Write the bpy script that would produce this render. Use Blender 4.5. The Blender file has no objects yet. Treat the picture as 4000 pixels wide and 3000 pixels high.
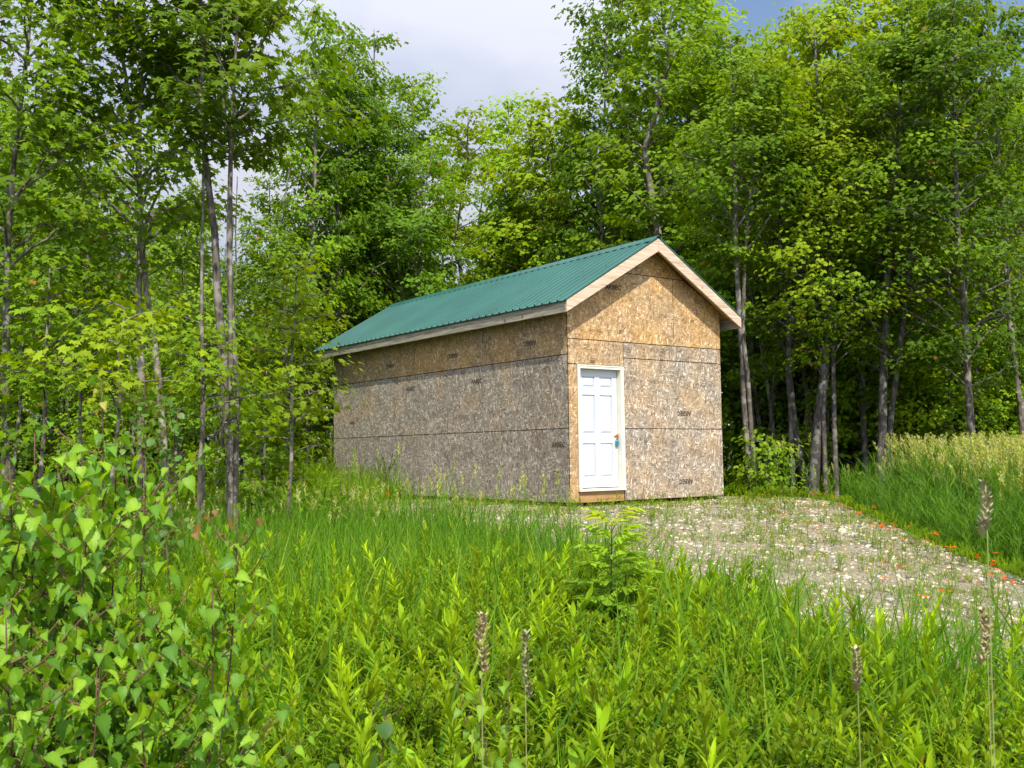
import bpy, math, random
import numpy as np
from mathutils import Vector, Matrix

# ------------------------------------------------------------------ scene, camera, sky, sun
scn = bpy.context.scene
COL = scn.collection
RAD = math.radians

CAM = np.array([-10.479, -12.657, 0.805])
YAW, PITCH, ROLL, FPX = -0.63522, 0.07003, -0.01242, 3918.8
_ca, _sa = math.cos(YAW), math.sin(YAW)
_f = np.array([-_sa*math.cos(PITCH), _ca*math.cos(PITCH), math.sin(PITCH)])
_r0 = np.array([_ca, _sa, 0.0]); _u0 = np.cross(_r0, _f)
_r = _r0*math.cos(ROLL) + _u0*math.sin(ROLL)
_u = -_r0*math.sin(ROLL) + _u0*math.cos(ROLL)
HR = np.array([_ca, _sa]); HF = np.array([-_sa, _ca])      # level "to the right" and "away" directions

cd = bpy.data.cameras.new('camera'); cam = bpy.data.objects.new('camera', cd); COL.objects.link(cam)
cd.sensor_width = 36.0; cd.lens = 36.0*FPX/4000.0; cd.clip_start = 0.05; cd.clip_end = 3000
cam.matrix_world = Matrix(((_r[0], _u[0], -_f[0], CAM[0]), (_r[1], _u[1], -_f[1], CAM[1]), (_r[2], _u[2], -_f[2], CAM[2]), (0, 0, 0, 1)))
scn.camera = cam
cd.dof.use_dof = True; cd.dof.focus_distance = 17.0; cd.dof.aperture_fstop = 13.0

TO_SUN = Vector((-0.135, -0.31, 0.41)).normalized()
SUN_EL = math.asin(TO_SUN.z); SUN_AZ = math.atan2(TO_SUN.x, TO_SUN.y)
sd = bpy.data.lights.new('sun', 'SUN'); sd.energy = 4.9; sd.angle = RAD(0.6); sd.color = (1.0, 0.945, 0.83)
so = bpy.data.objects.new('sun', sd); COL.objects.link(so)
so.rotation_euler = (-TO_SUN).to_track_quat('-Z', 'Y').to_euler()

scn.view_settings.view_transform = 'Standard'; scn.view_settings.look = 'None'
scn.view_settings.gamma = 1.0; scn.view_settings.exposure = 0.42
try:
    scn.cycles.max_bounces = 7; scn.cycles.diffuse_bounces = 4; scn.cycles.transmission_bounces = 5
    scn.cycles.use_adaptive_sampling = True
except Exception: pass

world = bpy.data.worlds.new('World'); scn.world = world; world.use_nodes = True
nt = world.node_tree; nt.nodes.clear()
N = nt.nodes.new; L = nt.links.new
sky = N('ShaderNodeTexSky'); sky.sky_type = 'NISHITA'; sky.sun_disc = False
sky.sun_elevation = SUN_EL; sky.sun_rotation = SUN_AZ
b1 = N('ShaderNodeBackground'); b1.inputs['Strength'].default_value = 0.13; L(sky.outputs[0], b1.inputs['Color'])
tc = N('ShaderNodeTexCoord'); mp = N('ShaderNodeMapping'); mp.inputs['Scale'].default_value = (1, 1, 2.2)
L(tc.outputs['Generated'], mp.inputs['Vector'])
n1 = N('ShaderNodeTexNoise'); n1.inputs['Scale'].default_value = 2.6; n1.inputs['Detail'].default_value = 7; n1.inputs['Roughness'].default_value = 0.52
L(mp.outputs[0], n1.inputs['Vector'])
# clouds thin out towards the right-hand side of the view
dt = N('ShaderNodeVectorMath'); dt.operation = 'DOT_PRODUCT'; dt.inputs[1].default_value = (0.94, 0.33, 0.02)
L(tc.outputs['Generated'], dt.inputs[0])
mr0 = N('ShaderNodeMapRange'); mr0.inputs['From Min'].default_value = 0.80; mr0.inputs['From Max'].default_value = 0.97
mr0.inputs['To Min'].default_value = 0.22; mr0.inputs['To Max'].default_value = -0.34
L(dt.outputs['Value'], mr0.inputs['Value'])
ad = N('ShaderNodeMath'); ad.operation = 'ADD'; L(n1.outputs['Fac'], ad.inputs[0]); L(mr0.outputs[0], ad.inputs[1])
cr = N('ShaderNodeMapRange'); cr.inputs['From Min'].default_value = 0.40; cr.inputs['From Max'].default_value = 0.56; L(ad.outputs[0], cr.inputs['Value'])
n2 = N('ShaderNodeTexNoise'); n2.inputs['Scale'].default_value = 3.5; n2.inputs['Detail'].default_value = 5; L(mp.outputs[0], n2.inputs['Vector'])
cc = N('ShaderNodeValToRGB'); cc.color_ramp.elements[0].position = 0.35; cc.color_ramp.elements[0].color = (0.53, 0.61, 0.81, 1)
cc.color_ramp.elements[1].position = 0.62; cc.color_ramp.elements[1].color = (0.80, 0.83, 0.95, 1)
L(n2.outputs['Fac'], cc.inputs['Fac'])
b2 = N('ShaderNodeBackground'); L(cc.outputs[0], b2.inputs['Color'])
# clouds are brightest around the sun
d2 = N('ShaderNodeVectorMath'); d2.operation = 'DOT_PRODUCT'; d2.inputs[1].default_value = tuple(TO_SUN); L(tc.outputs['Generated'], d2.inputs[0])
m2 = N('ShaderNodeMapRange'); m2.inputs['From Min'].default_value = -0.5; m2.inputs['From Max'].default_value = 1.0; m2.inputs['To Min'].default_value = 0.62; m2.inputs['To Max'].default_value = 1.8
L(d2.outputs['Value'], m2.inputs['Value']); L(m2.outputs[0], b2.inputs['Strength'])
mx = N('ShaderNodeMixShader'); L(cr.outputs[0], mx.inputs[0]); L(b1.outputs[0], mx.inputs[1]); L(b2.outputs[0], mx.inputs[2])
wo = N('ShaderNodeOutputWorld'); L(mx.outputs[0], wo.inputs['Surface'])

# ------------------------------------------------------------------ geometry helpers
def W(R, F):
    """ground-plan point: R metres to the right of the photographer's stand, F metres ahead"""
    R = np.asarray(R, float); F = np.asarray(F, float)
    return CAM[0] + R*HR[0] + F*HF[0], CAM[1] + R*HR[1] + F*HF[1]

def RF(x, y):
    dx = np.asarray(x, float) - CAM[0]; dy = np.asarray(y, float) - CAM[1]
    return dx*HR[0] + dy*HR[1], dx*HF[0] + dy*HF[1]

def sstep(a, b, x):
    t = np.clip((np.asarray(x, float) - a)/(b - a), 0, 1); return t*t*(3 - 2*t)

def wav(x, y, s, k=0.0):
    return (np.sin(x*s + 1.3 + k)*np.cos(y*s*1.13 - .7 + k*2) + .5*np.sin(x*s*2.3 + y*s*1.7 + k) + .3*np.cos(x*s*4.1 - y*s*3.7 + k*3))/1.8

LB_F = [0, 4, 7, 9, 11, 13.5, 15.8, 17.0, 30]
LB_R = [2.2, 2.1, 1.9, 1.4, .7, -.5, -2.2, -3.2, -3.4]
def left_edge(F): return np.interp(F, LB_F, LB_R)
def right_edge(F): return np.interp(F, [0, 4, 8, 10.4, 14, 17.5, 19, 30], [7.5, 6.4, 5.55, 5.3, 5.35, 5.5, 5.3, 5.0])
def shed_dist(x, y):
    dx = np.maximum(np.maximum(-x, x - 3.66), 0); dy = np.maximum(np.maximum(-y, y - 8.53), 0)
    return np.hypot(dx, dy)

def ground_z(x, y):
    x = np.asarray(x, float); y = np.asarray(y, float)
    R, F = RF(x, y)
    base = -0.72 + 0.18*sstep(12, 24, F) - 0.1*sstep(8, 2, F) + 0.05*wav(x, y, .35) + .02*wav(x, y, 1.3, 2)
    base = base + .5*sstep(60, 200, np.hypot(R, F))
    drive = np.interp(F, [-5, 3, 7, 10.4, 14.1, 17.2, 20], [-1.0, -1.0, -.92, -.68, -.31, -.10, -.10])
    d = shed_dist(x, y)
    on = sstep(-.9, .25, R - left_edge(F))*sstep(0.9, -.1, R - right_edge(F))*sstep(21.5, 19.5, F)*sstep(0, 3, F)
    z = base*(1 - on) + drive*on
    pad = -.085
    k = sstep(3.2, .7, d)
    z = z*(1 - k) + np.maximum(z, pad)*k
    return z + .012*wav(x, y, 3.1, 1)*sstep(.3, 1.5, d)

def gravel_mask(x, y):
    R, F = RF(x, y)
    a = np.minimum(R - left_edge(F) + .35*wav(x, y, 1.7), right_edge(F) + .12 - R + .28*wav(x, y, 2.3, 1) + .12*wav(x, y, 6.1, 2))
    a = np.minimum(a, 19.2 - F); a = np.minimum(a, F - 5.0 - .35*wav(x, y, 2.2, 5))
    b = .9 - shed_dist(x, y) + .25*wav(x, y, 2.1, 3)
    return np.maximum(a, np.minimum(b, 20.2 - F))

def ray(px, py): return _f + _r*((px - 2000)/FPX) - _u*((py - 1500)/FPX)
def at_depth(px, py, F): return CAM + ray(px, py)*F
def on_ground(px, py, h=0.0):
    d = ray(px, py); t = 2.0
    while t < 80:
        p = CAM + d*t
        if p[2] <= float(ground_z(p[0], p[1])) + h: break
        t += .05
    return p

def tag(o, label=None, cat=None, group=None, kind=None):
    if label: o['label'] = label
    if cat: o['category'] = cat
    if group: o['group'] = group
    if kind: o['kind'] = kind
    return o

def link(name, me, mats=None, parent=None, loc=None):
    o = bpy.data.objects.new(name, me); COL.objects.link(o)
    if me is not None and mats is not None and not me.materials:
        for m in (mats if isinstance(mats, (list, tuple)) else [mats]): me.materials.append(m)
    if parent is not None: o.parent = parent
    if loc is not None: o.location = loc
    return o

def empty(name, loc=(0, 0, 0), rz=0.0):
    o = bpy.data.objects.new(name, None); COL.objects.link(o); o.location = loc; o.rotation_euler = (0, 0, rz)
    o.empty_display_size = .2
    return o

def tri_mesh(name, V, T, C=None, smooth=False, MI=None):
    V = np.ascontiguousarray(V, np.float32); T = np.ascontiguousarray(T, np.int32)
    me = bpy.data.meshes.new(name)
    me.vertices.add(len(V)); me.vertices.foreach_set('co', V.ravel())
    me.loops.add(T.size); me.loops.foreach_set('vertex_index', T.ravel())
    me.polygons.add(len(T)); me.polygons.foreach_set('loop_start', np.arange(0, T.size, T.shape[1], dtype=np.int32))
    try: me.polygons.foreach_set('loop_total', np.full(len(T), T.shape[1], np.int32))
    except Exception: pass
    if smooth: me.polygons.foreach_set('use_smooth', np.ones(len(T), bool))
    if MI is not None: me.polygons.foreach_set('material_index', np.ascontiguousarray(MI, np.int32))
    if C is not None:
        a = me.attributes.new('tint', 'FLOAT_COLOR', 'POINT')
        c4 = np.ones((len(V), 4), np.float32); c4[:, :3] = C
        a.data.foreach_set('color', c4.ravel())
    me.update(calc_edges=True); me.validate()
    return me

class Geo:
    """collects vertex / triangle / colour arrays"""
    def __init__(s): s.V = []; s.T = []; s.C = []; s.n = 0
    def add(s, V, T, C):
        V = np.asarray(V, float).reshape(-1, 3)
        C = np.broadcast_to(np.asarray(C, float), V.shape)
        s.V.append(V); s.T.append(np.asarray(T, int).reshape(-1, 3) + s.n); s.C.append(C); s.n += len(V)
    def arrays(s): return np.concatenate(s.V), np.concatenate(s.T), np.concatenate(s.C)
    def mesh(s, name, smooth=False):
        return tri_mesh(name, *s.arrays(), smooth=smooth)

def unit(v): return v/np.maximum(np.linalg.norm(v, axis=-1, keepdims=True), 1e-9)

def leaf_template(outline, centre, fold=0.12, droop=0.15):
    """fan-triangulated leaf; the half outline is mirrored; +Y along the leaf, +Z its upper side"""
    half = outline
    pts = [(x, y) for x, y in half] + [(-x, y) for x, y in reversed(half) if x > 1e-6]
    V = [(0, centre, 0.0)]
    for x, y in pts: V.append((x, y, fold*abs(x) - droop*max(y - centre, 0)**1.5 - 0.25*droop*abs(x)))
    n = len(pts); T = [(0, 1 + (i + 1) % n, 1 + i) for i in range(n)]
    return np.array(V), np.array(T)

MAPLE = leaf_template([(0, 0), (.13, -.03), (.44, .06), (.27, .30), (.56, .66), (.21, .58), (0, 1.0)], .36, .10, .45)
MAPLE_FAR = (np.array([(0, 0, 0), (.48, .12, -.12), (.2, .42, .03), (.36, .74, -.14), (0, 1, -.25), (-.36, .74, -.14), (-.2, .42, .03), (-.48, .12, -.12)]),
             np.array([(0, 1, 2), (0, 2, 6), (0, 6, 7), (2, 3, 4), (2, 4, 6), (6, 4, 5)]))
_b = [(0, 0), (.18, -.06), (.36, .04), (.38, .12), (.43, .15), (.40, .24), (.43, .29), (.36, .36), (.37, .43), (.29, .50), (.29, .57), (.20, .66), (.19, .73), (.09, .84), (0, 1.08)]
BIRCH = leaf_template([(x*.9, y) for x, y in _b], .34, .42, .5)
BIRCH = (BIRCH[0] + np.array([0, 0, .035])*(np.arange(len(BIRCH[0])) % 2)[:, None], BIRCH[1], np.where(np.arange(len(BIRCH[0])) % 2, 1.12, .86)*np.where(np.arange(len(BIRCH[0])) == 0, 1.45, 1.0))
ROUND = leaf_template([(0, 0), (.22, .02), (.40, .2), (.44, .42), (.36, .66), (.18, .86), (0, 1)], .42, .15, .3)
OVATE = leaf_template([(0, 0), (.16, .12), (.24, .34), (.21, .6), (.1, .84), (0, 1)], .4, .25, .3)
def lance(width=.13, droop=.35):
    V = []; T = []
    for i, y in enumerate((0, .22, .5, .78, 1.0)):
        w = width*(.25, .85, 1, .62, 0)[i]; z = .12*y - droop*y*y
        V += [(-w, y, z + w*.4), (0, y, z), (w, y, z + w*.4)]
    for i in range(4):
        a = i*3; b = a + 3
        T += [(a, a+1, b+1), (a, b+1, b), (a+1, a+2, b+2), (a+1, b+2, b+1)]
    T = [t for t in T if t not in ((9, 13, 12), (10, 14, 13))] + [(9, 10, 13), (10, 11, 13)]
    return np.array(V), np.array(T)
LANCE = lance(.095); LANCE_W = lance(.15, .3)

def place(tmpl, pos, d, n, s, col):
    """many copies of a leaf: pos, direction d, upper side n, size s, colour per copy -> V, T, C"""
    V0, T0 = tmpl[:2]; k = len(pos)
    d = unit(d); x = unit(np.cross(d, n)); z = np.cross(x, d)
    s = np.broadcast_to(np.asarray(s, float), (k,))
    V = pos[:, None, :] + s[:, None, None]*(V0[None, :, 0, None]*x[:, None, :] + V0[None, :, 1, None]*d[:, None, :] + V0[None, :, 2, None]*z[:, None, :])
    T = (T0[None] + (np.arange(k)*len(V0))[:, None, None]).reshape(-1, 3)
    C = np.repeat(np.broadcast_to(col, (k, 3)), len(V0), axis=0)
    if len(tmpl) > 2: C = C*np.tile(tmpl[2], k)[:, None]
    return V.reshape(-1, 3), T, C

def tube(pts, radii, sides=6, twist=0.0):
    pts = np.asarray(pts, float); radii = np.asarray(radii, float)
    t = np.gradient(pts, axis=0); t = unit(t)
    ref = np.array([1.0, 0.1, 0.0]) if abs(t[0][2]) > .5 else np.array([0, 0, 1.0])
    a = unit(np.cross(t, ref)); b = np.cross(t, a)
    ang = np.arange(sides)*2*math.pi/sides + twist
    ring = a[:, None, :]*np.cos(ang)[None, :, None] + b[:, None, :]*np.sin(ang)[None, :, None]
    V = (pts[:, None, :] + ring*radii[:, None, None]).reshape(-1, 3)
    T = []
    for i in range(len(pts) - 1):
        for j in range(sides):
            p = i*sides + j; q = i*sides + (j + 1) % sides
            T += [(p, q, q + sides), (p, q + sides, p + sides)]
    V = np.vstack([V, pts[-1:]]); e = (len(pts) - 1)*sides; c = len(V) - 1
    T += [(e + j, e + (j + 1) % sides, c) for j in range(sides)]
    return V, np.array(T)

def scatter(geo, tmpls, pos, rz, sc, lean, tint, rng):
    """plants (V,T,C templates) copied over positions with turn, size, lean and colour change"""
    which = rng.integers(0, len(tmpls), len(pos))
    for k, (V0, T0, C0) in enumerate(tmpls):
        idx = np.where(which == k)[0]
        if not len(idx): continue
        c, s = np.cos(rz[idx]), np.sin(rz[idx])
        x = V0[None, :, 0]*c[:, None] - V0[None, :, 1]*s[:, None]
        y = V0[None, :, 0]*s[:, None] + V0[None, :, 1]*c[:, None]
        z = np.broadcast_to(V0[None, :, 2], x.shape)
        P = np.stack([x + lean[idx, 0:1]*z, y + lean[idx, 1:2]*z, z], -1)*sc[idx][:, None, None] + pos[idx][:, None, :]
        T = (T0[None] + (np.arange(len(idx))*len(V0))[:, None, None]).reshape(-1, 3)
        C = C0[None]*tint[idx][:, None, :]
        geo.add(P.reshape(-1, 3), T, C.reshape(-1, 3))

# ------------------------------------------------------------------ materials
def new_mat(name):
    m = bpy.data.materials.new(name); m.use_nodes = True
    t = m.node_tree; t.nodes.clear(); out = t.nodes.new('ShaderNodeOutputMaterial')
    return m, t, out

def foliage(name, trans=.38, rough=.45, spec=.35, vary=.25):
    m, t, out = new_mat(name); n = t.nodes.new; l = t.links.new
    at = n('ShaderNodeAttribute'); at.attribute_name = 'tint'
    oi = n('ShaderNodeObjectInfo'); mr = n('ShaderNodeMapRange'); mr.inputs['To Min'].default_value = 1 - vary; mr.inputs['To Max'].default_value = 1 + vary
    l(oi.outputs['Random'], mr.inputs['Value'])
    mu = n('ShaderNodeVectorMath'); mu.operation = 'SCALE'; l(at.outputs['Color'], mu.inputs[0]); l(mr.outputs[0], mu.inputs['Scale'])
    p = n('ShaderNodeBsdfPrincipled'); p.inputs['Roughness'].default_value = rough; p.inputs['Specular IOR Level'].default_value = spec
    l(mu.outputs[0], p.inputs['Base Color'])
    tr = n('ShaderNodeBsdfTranslucent')
    m2 = n('ShaderNodeVectorMath'); m2.operation = 'MULTIPLY'; m2.inputs[1].default_value = (1.75, 1.55, .35); l(mu.outputs[0], m2.inputs[0]); l(m2.outputs[0], tr.inputs['Color'])
    ms = n('ShaderNodeMixShader'); ms.inputs[0].default_value = trans; l(p.outputs[0], ms.inputs[1]); l(tr.outputs[0], ms.inputs[2]); l(ms.outputs[0], out.inputs['Surface'])
    return m

def simple(name, col, rough=.6, metal=0.0, spec=.4, noise=0.0, scale=20.0, bump=0.0, stretch=(1, 1, 1), col2=None):
    m, t, out = new_mat(name); n = t.nodes.new; l = t.links.new
    p = n('ShaderNodeBsdfPrincipled'); p.inputs['Roughness'].default_value = rough; p.inputs['Metallic'].default_value = metal
    p.inputs['Specular IOR Level'].default_value = spec; p.inputs['Base Color'].default_value = (*col, 1)
    if noise or col2 or bump:
        tc = n('ShaderNodeTexCoord'); mp = n('ShaderNodeMapping'); mp.inputs['Scale'].default_value = stretch; l(tc.outputs['Object'], mp.inputs[0])
        nz = n('ShaderNodeTexNoise'); nz.inputs['Scale'].default_value = scale; nz.inputs['Detail'].default_value = 6; l(mp.outputs[0], nz.inputs['Vector'])
        cr = n('ShaderNodeValToRGB'); a = tuple(c*(1 - noise) for c in col); b = col2 or tuple(c*(1 + noise) for c in col)
        cr.color_ramp.elements[0].position = .36; cr.color_ramp.elements[0].color = (*a, 1)
        cr.color_ramp.elements[1].position = .64; cr.color_ramp.elements[1].color = (*b, 1)
        l(nz.outputs['Fac'], cr.inputs['Fac']); l(cr.outputs[0], p.inputs['Base Color'])
        if bump:
            bp = n('ShaderNodeBump'); bp.inputs['Strength'].default_value = bump; bp.inputs['Distance'].default_value = .01
            l(nz.outputs['Fac'], bp.inputs['Height']); l(bp.outputs[0], p.inputs['Normal'])
    l(p.outputs[0], out.inputs['Surface'])
    return m

def osb_material():
    """oriented strand board: layers of randomly turned flakes, golden when fresh, grey brown when weathered"""
    m, t, out = new_mat('strand_board'); n = t.nodes.new; l = t.links.new
    def math_(op, a, b=None, clamp=False):
        q = n('ShaderNodeMath'); q.operation = op; q.use_clamp = clamp
        for i, v in enumerate((a, b)):
            if v is None: continue
            if isinstance(v, (int, float)): q.inputs[i].default_value = v
            else: l(v, q.inputs[i])
        return q.outputs[0]
    tc = n('ShaderNodeTexCoord'); sx = n('ShaderNodeSeparateXYZ'); l(tc.outputs['Object'], sx.inputs[0])
    u = math_('ADD', sx.outputs[0], math_('MULTIPLY', sx.outputs[1], 1.0))
    cb = n('ShaderNodeCombineXYZ'); l(u, cb.inputs[0]); l(sx.outputs[2], cb.inputs[1])
    nz = n('ShaderNodeTexNoise'); nz.inputs['Scale'].default_value = 9; nz.inputs['Detail'].default_value = 2; l(cb.outputs[0], nz.inputs['Vector'])
    vs = n('ShaderNodeVectorMath'); vs.operation = 'SCALE'; vs.inputs['Scale'].default_value = .05; l(nz.outputs['Color'], vs.inputs[0])
    va = n('ShaderNodeVectorMath'); va.operation = 'ADD'; l(cb.outputs[0], va.inputs[0]); l(vs.outputs[0], va.inputs[1])
    val = None
    angs = [10, 95, 150, 60, 125, 30, 170, 80]
    for i, a in enumerate(angs):
        mp = n('ShaderNodeMapping'); mp.vector_type = 'TEXTURE'
        mp.inputs['Rotation'].default_value = (0, 0, RAD(a)); mp.inputs['Location'].default_value = (i*1.37, i*2.11, 0)
        mp.inputs['Scale'].default_value = (.098 if i else .085, .025, 1); l(va.outputs[0], mp.inputs[0])
        vo = n('ShaderNodeTexVoronoi'); vo.voronoi_dimensions = '2D'; vo.inputs['Scale'].default_value = 1.0; l(mp.outputs[0], vo.inputs['Vector'])
        sc_ = n('ShaderNodeSeparateColor'); l(vo.outputs['Color'], sc_.inputs[0])
        if val is None: val = sc_.outputs[0]; continue
        msk = math_('MULTIPLY', math_('GREATER_THAN', sc_.outputs[1], .58), math_('LESS_THAN', vo.outputs['Distance'], .47))
        mix = n('ShaderNodeMix'); l(msk, mix.inputs[0]); l(val, mix.inputs[2]); l(sc_.outputs[0], mix.inputs[3]); val = mix.outputs[0]
    def ramp(cols):
        r = n('ShaderNodeValToRGB'); e = r.color_ramp.elements
        while len(e) < len(cols): e.new(.5)
        for k, (p, c) in enumerate(cols): e[k].position = p; e[k].color = (*c, 1)
        l(val, r.inputs[0]); return r.outputs[0]
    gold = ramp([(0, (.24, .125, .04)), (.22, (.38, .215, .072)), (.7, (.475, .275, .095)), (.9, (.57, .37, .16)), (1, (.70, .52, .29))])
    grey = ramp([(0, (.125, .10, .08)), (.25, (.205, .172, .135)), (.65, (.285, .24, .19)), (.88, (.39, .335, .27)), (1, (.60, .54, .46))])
    at = n('ShaderNodeAttribute'); at.attribute_name = 'tint'; sa = n('ShaderNodeSeparateColor'); l(at.outputs['Color'], sa.inputs[0])
    big = n('ShaderNodeTexNoise'); big.inputs['Scale'].default_value = 1.4; big.inputs['Detail'].default_value = 5; l(cb.outputs[0], big.inputs['Vector'])
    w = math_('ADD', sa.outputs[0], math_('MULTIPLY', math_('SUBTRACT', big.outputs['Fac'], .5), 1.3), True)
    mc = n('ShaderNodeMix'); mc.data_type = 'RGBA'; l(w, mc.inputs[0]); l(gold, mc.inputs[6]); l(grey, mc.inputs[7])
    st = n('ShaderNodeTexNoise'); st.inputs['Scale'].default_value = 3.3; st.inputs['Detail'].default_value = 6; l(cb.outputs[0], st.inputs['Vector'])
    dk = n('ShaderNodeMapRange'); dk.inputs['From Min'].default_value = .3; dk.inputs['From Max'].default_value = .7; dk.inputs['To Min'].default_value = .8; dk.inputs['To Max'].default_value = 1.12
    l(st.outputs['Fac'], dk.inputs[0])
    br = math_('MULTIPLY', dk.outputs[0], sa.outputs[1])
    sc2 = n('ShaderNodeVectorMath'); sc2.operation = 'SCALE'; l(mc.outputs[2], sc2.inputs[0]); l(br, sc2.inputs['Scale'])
    p = n('ShaderNodeBsdfPrincipled'); p.inputs['Roughness'].default_value = .72; p.inputs['Specular IOR Level'].default_value = .25
    l(sc2.outputs[0], p.inputs['Base Color'])
    bp = n('ShaderNodeBump'); bp.inputs['Strength'].default_value = .5; bp.inputs['Distance'].default_value = .0025; l(val, bp.inputs['Height']); l(bp.outputs[0], p.inputs['Normal'])
    l(p.outputs[0], out.inputs['Surface'])
    return m

def lumber(name, c0, c1, knots=True, axis='X'):
    m, t, out = new_mat(name); n = t.nodes.new; l = t.links.new
    tc = n('ShaderNodeTexCoord'); mp = n('ShaderNodeMapping')
    mp.inputs['Scale'].default_value = {'X': (1.2, 12, 22), 'Y': (12, 1.2, 22)}[axis]; l(tc.outputs['Object'], mp.inputs[0])
    nz = n('ShaderNodeTexNoise'); nz.inputs['Scale'].default_value = 1.6; nz.inputs['Detail'].default_value = 7; nz.inputs['Distortion'].default_value = .6; l(mp.outputs[0], nz.inputs['Vector'])
    cr = n('ShaderNodeValToRGB'); cr.color_ramp.elements[0].position = .32; cr.color_ramp.elements[0].color = (*c0, 1); cr.color_ramp.elements[1].position = .62; cr.color_ramp.elements[1].color = (*c1, 1)
    l(nz.outputs['Fac'], cr.inputs[0]); colr = cr.outputs[0]
    if knots:
        v = n('ShaderNodeTexVoronoi'); v.inputs['Scale'].default_value = 3.1; l(tc.outputs['Object'], v.inputs['Vector'])
        r = n('ShaderNodeMapRange'); r.inputs['From Min'].default_value = .05; r.inputs['From Max'].default_value = .14; r.inputs['To Min'].default_value = .28; r.inputs['To Max'].default_value = 1; l(v.outputs['Distance'], r.inputs[0])
        sc_ = n('ShaderNodeVectorMath'); sc_.operation = 'SCALE'; l(colr, sc_.inputs[0]); l(r.outputs[0], sc_.inputs['Scale']); colr = sc_.outputs[0]
    p = n('ShaderNodeBsdfPrincipled'); p.inputs['Roughness'].default_value = .68; l(colr, p.inputs['Base Color']); l(p.outputs[0], out.inputs['Surface'])
    return m

def bark_material(name, a, b, lich):
    m, t, out = new_mat(name); n = t.nodes.new; l = t.links.new
    tc = n('ShaderNodeTexCoord'); mp = n('ShaderNodeMapping'); mp.inputs['Scale'].default_value = (16, 16, 4); l(tc.outputs['Object'], mp.inputs[0])
    nz = n('ShaderNodeTexNoise'); nz.inputs['Scale'].default_value = 1.5; nz.inputs['Detail'].default_value = 8; l(mp.outputs[0], nz.inputs['Vector'])
    cr = n('ShaderNodeValToRGB'); cr.color_ramp.elements[0].position = .35; cr.color_ramp.elements[0].color = (*a, 1); cr.color_ramp.elements[1].position = .6; cr.color_ramp.elements[1].color = (*b, 1)
    l(nz.outputs['Fac'], cr.inputs[0])
    n2 = n('ShaderNodeTexNoise'); n2.inputs['Scale'].default_value = 5.5; n2.inputs['Detail'].default_value = 4; l(tc.outputs['Object'], n2.inputs['Vector'])
    mr = n('ShaderNodeMapRange'); mr.inputs['From Min'].default_value = .52; mr.inputs['From Max'].default_value = .6; l(n2.outputs['Fac'], mr.inputs[0])
    mx = n('ShaderNodeMix'); mx.data_type = 'RGBA'; l(mr.outputs[0], mx.inputs[0]); l(cr.outputs[0], mx.inputs[6]); mx.inputs[7].default_value = (*lich, 1)
    p = n('ShaderNodeBsdfPrincipled'); p.inputs['Roughness'].default_value = .85; p.inputs['Specular IOR Level'].default_value = .2; l(mx.outputs[2], p.inputs['Base Color'])
    bp = n('ShaderNodeBump'); bp.inputs['Strength'].default_value = .6; bp.inputs['Distance'].default_value = .01; l(nz.outputs['Fac'], bp.inputs['Height']); l(bp.outputs[0], p.inputs['Normal'])
    l(p.outputs[0], out.inputs['Surface'])
    return m

def tinted(name, rough=.75, spec=.3):
    m, t, out = new_mat(name); n = t.nodes.new; l = t.links.new
    at = n('ShaderNodeAttribute'); at.attribute_name = 'tint'
    nz = n('ShaderNodeTexNoise'); nz.inputs['Scale'].default_value = 60; nz.inputs['Detail'].default_value = 3
    tc = n('ShaderNodeTexCoord'); l(tc.outputs['Object'], nz.inputs['Vector'])
    mr = n('ShaderNodeMapRange'); mr.inputs['To Min'].default_value = .7; mr.inputs['To Max'].default_value = 1.3; l(nz.outputs['Fac'], mr.inputs[0])
    sc_ = n('ShaderNodeVectorMath'); sc_.operation = 'SCALE'; l(at.outputs['Color'], sc_.inputs[0]); l(mr.outputs[0], sc_.inputs['Scale'])
    p = n('ShaderNodeBsdfPrincipled'); p.inputs['Roughness'].default_value = rough; p.inputs['Specular IOR Level'].default_value = spec
    l(sc_.outputs[0], p.inputs['Base Color']); l(p.outputs[0], out.inputs['Surface'])
    return m

def ground_material(name, cols, scale, bump=.6):
    m, t, out = new_mat(name); n = t.nodes.new; l = t.links.new
    tc = n('ShaderNodeTexCoord')
    nz = n('ShaderNodeTexNoise'); nz.inputs['Scale'].default_value = scale; nz.inputs['Detail'].default_value = 9; nz.inputs['Roughness'].default_value = .65; l(tc.outputs['Object'], nz.inputs['Vector'])
    r = n('ShaderNodeValToRGB'); e = r.color_ramp.elements
    while len(e) < len(cols): e.new(.5)
    for k, (p_, c) in enumerate(cols): e[k].position = p_; e[k].color = (*c, 1)
    l(nz.outputs['Fac'], r.inputs[0])
    p = n('ShaderNodeBsdfPrincipled'); p.inputs['Roughness'].default_value = .9; p.inputs['Specular IOR Level'].default_value = .15
    l(r.outputs[0], p.inputs['Base Color'])
    bp = n('ShaderNodeBump'); bp.inputs['Strength'].default_value = bump; bp.inputs['Distance'].default_value = .03; l(nz.outputs['Fac'], bp.inputs['Height']); l(bp.outputs[0], p.inputs['Normal'])
    l(p.outputs[0], out.inputs['Surface'])
    return m

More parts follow.
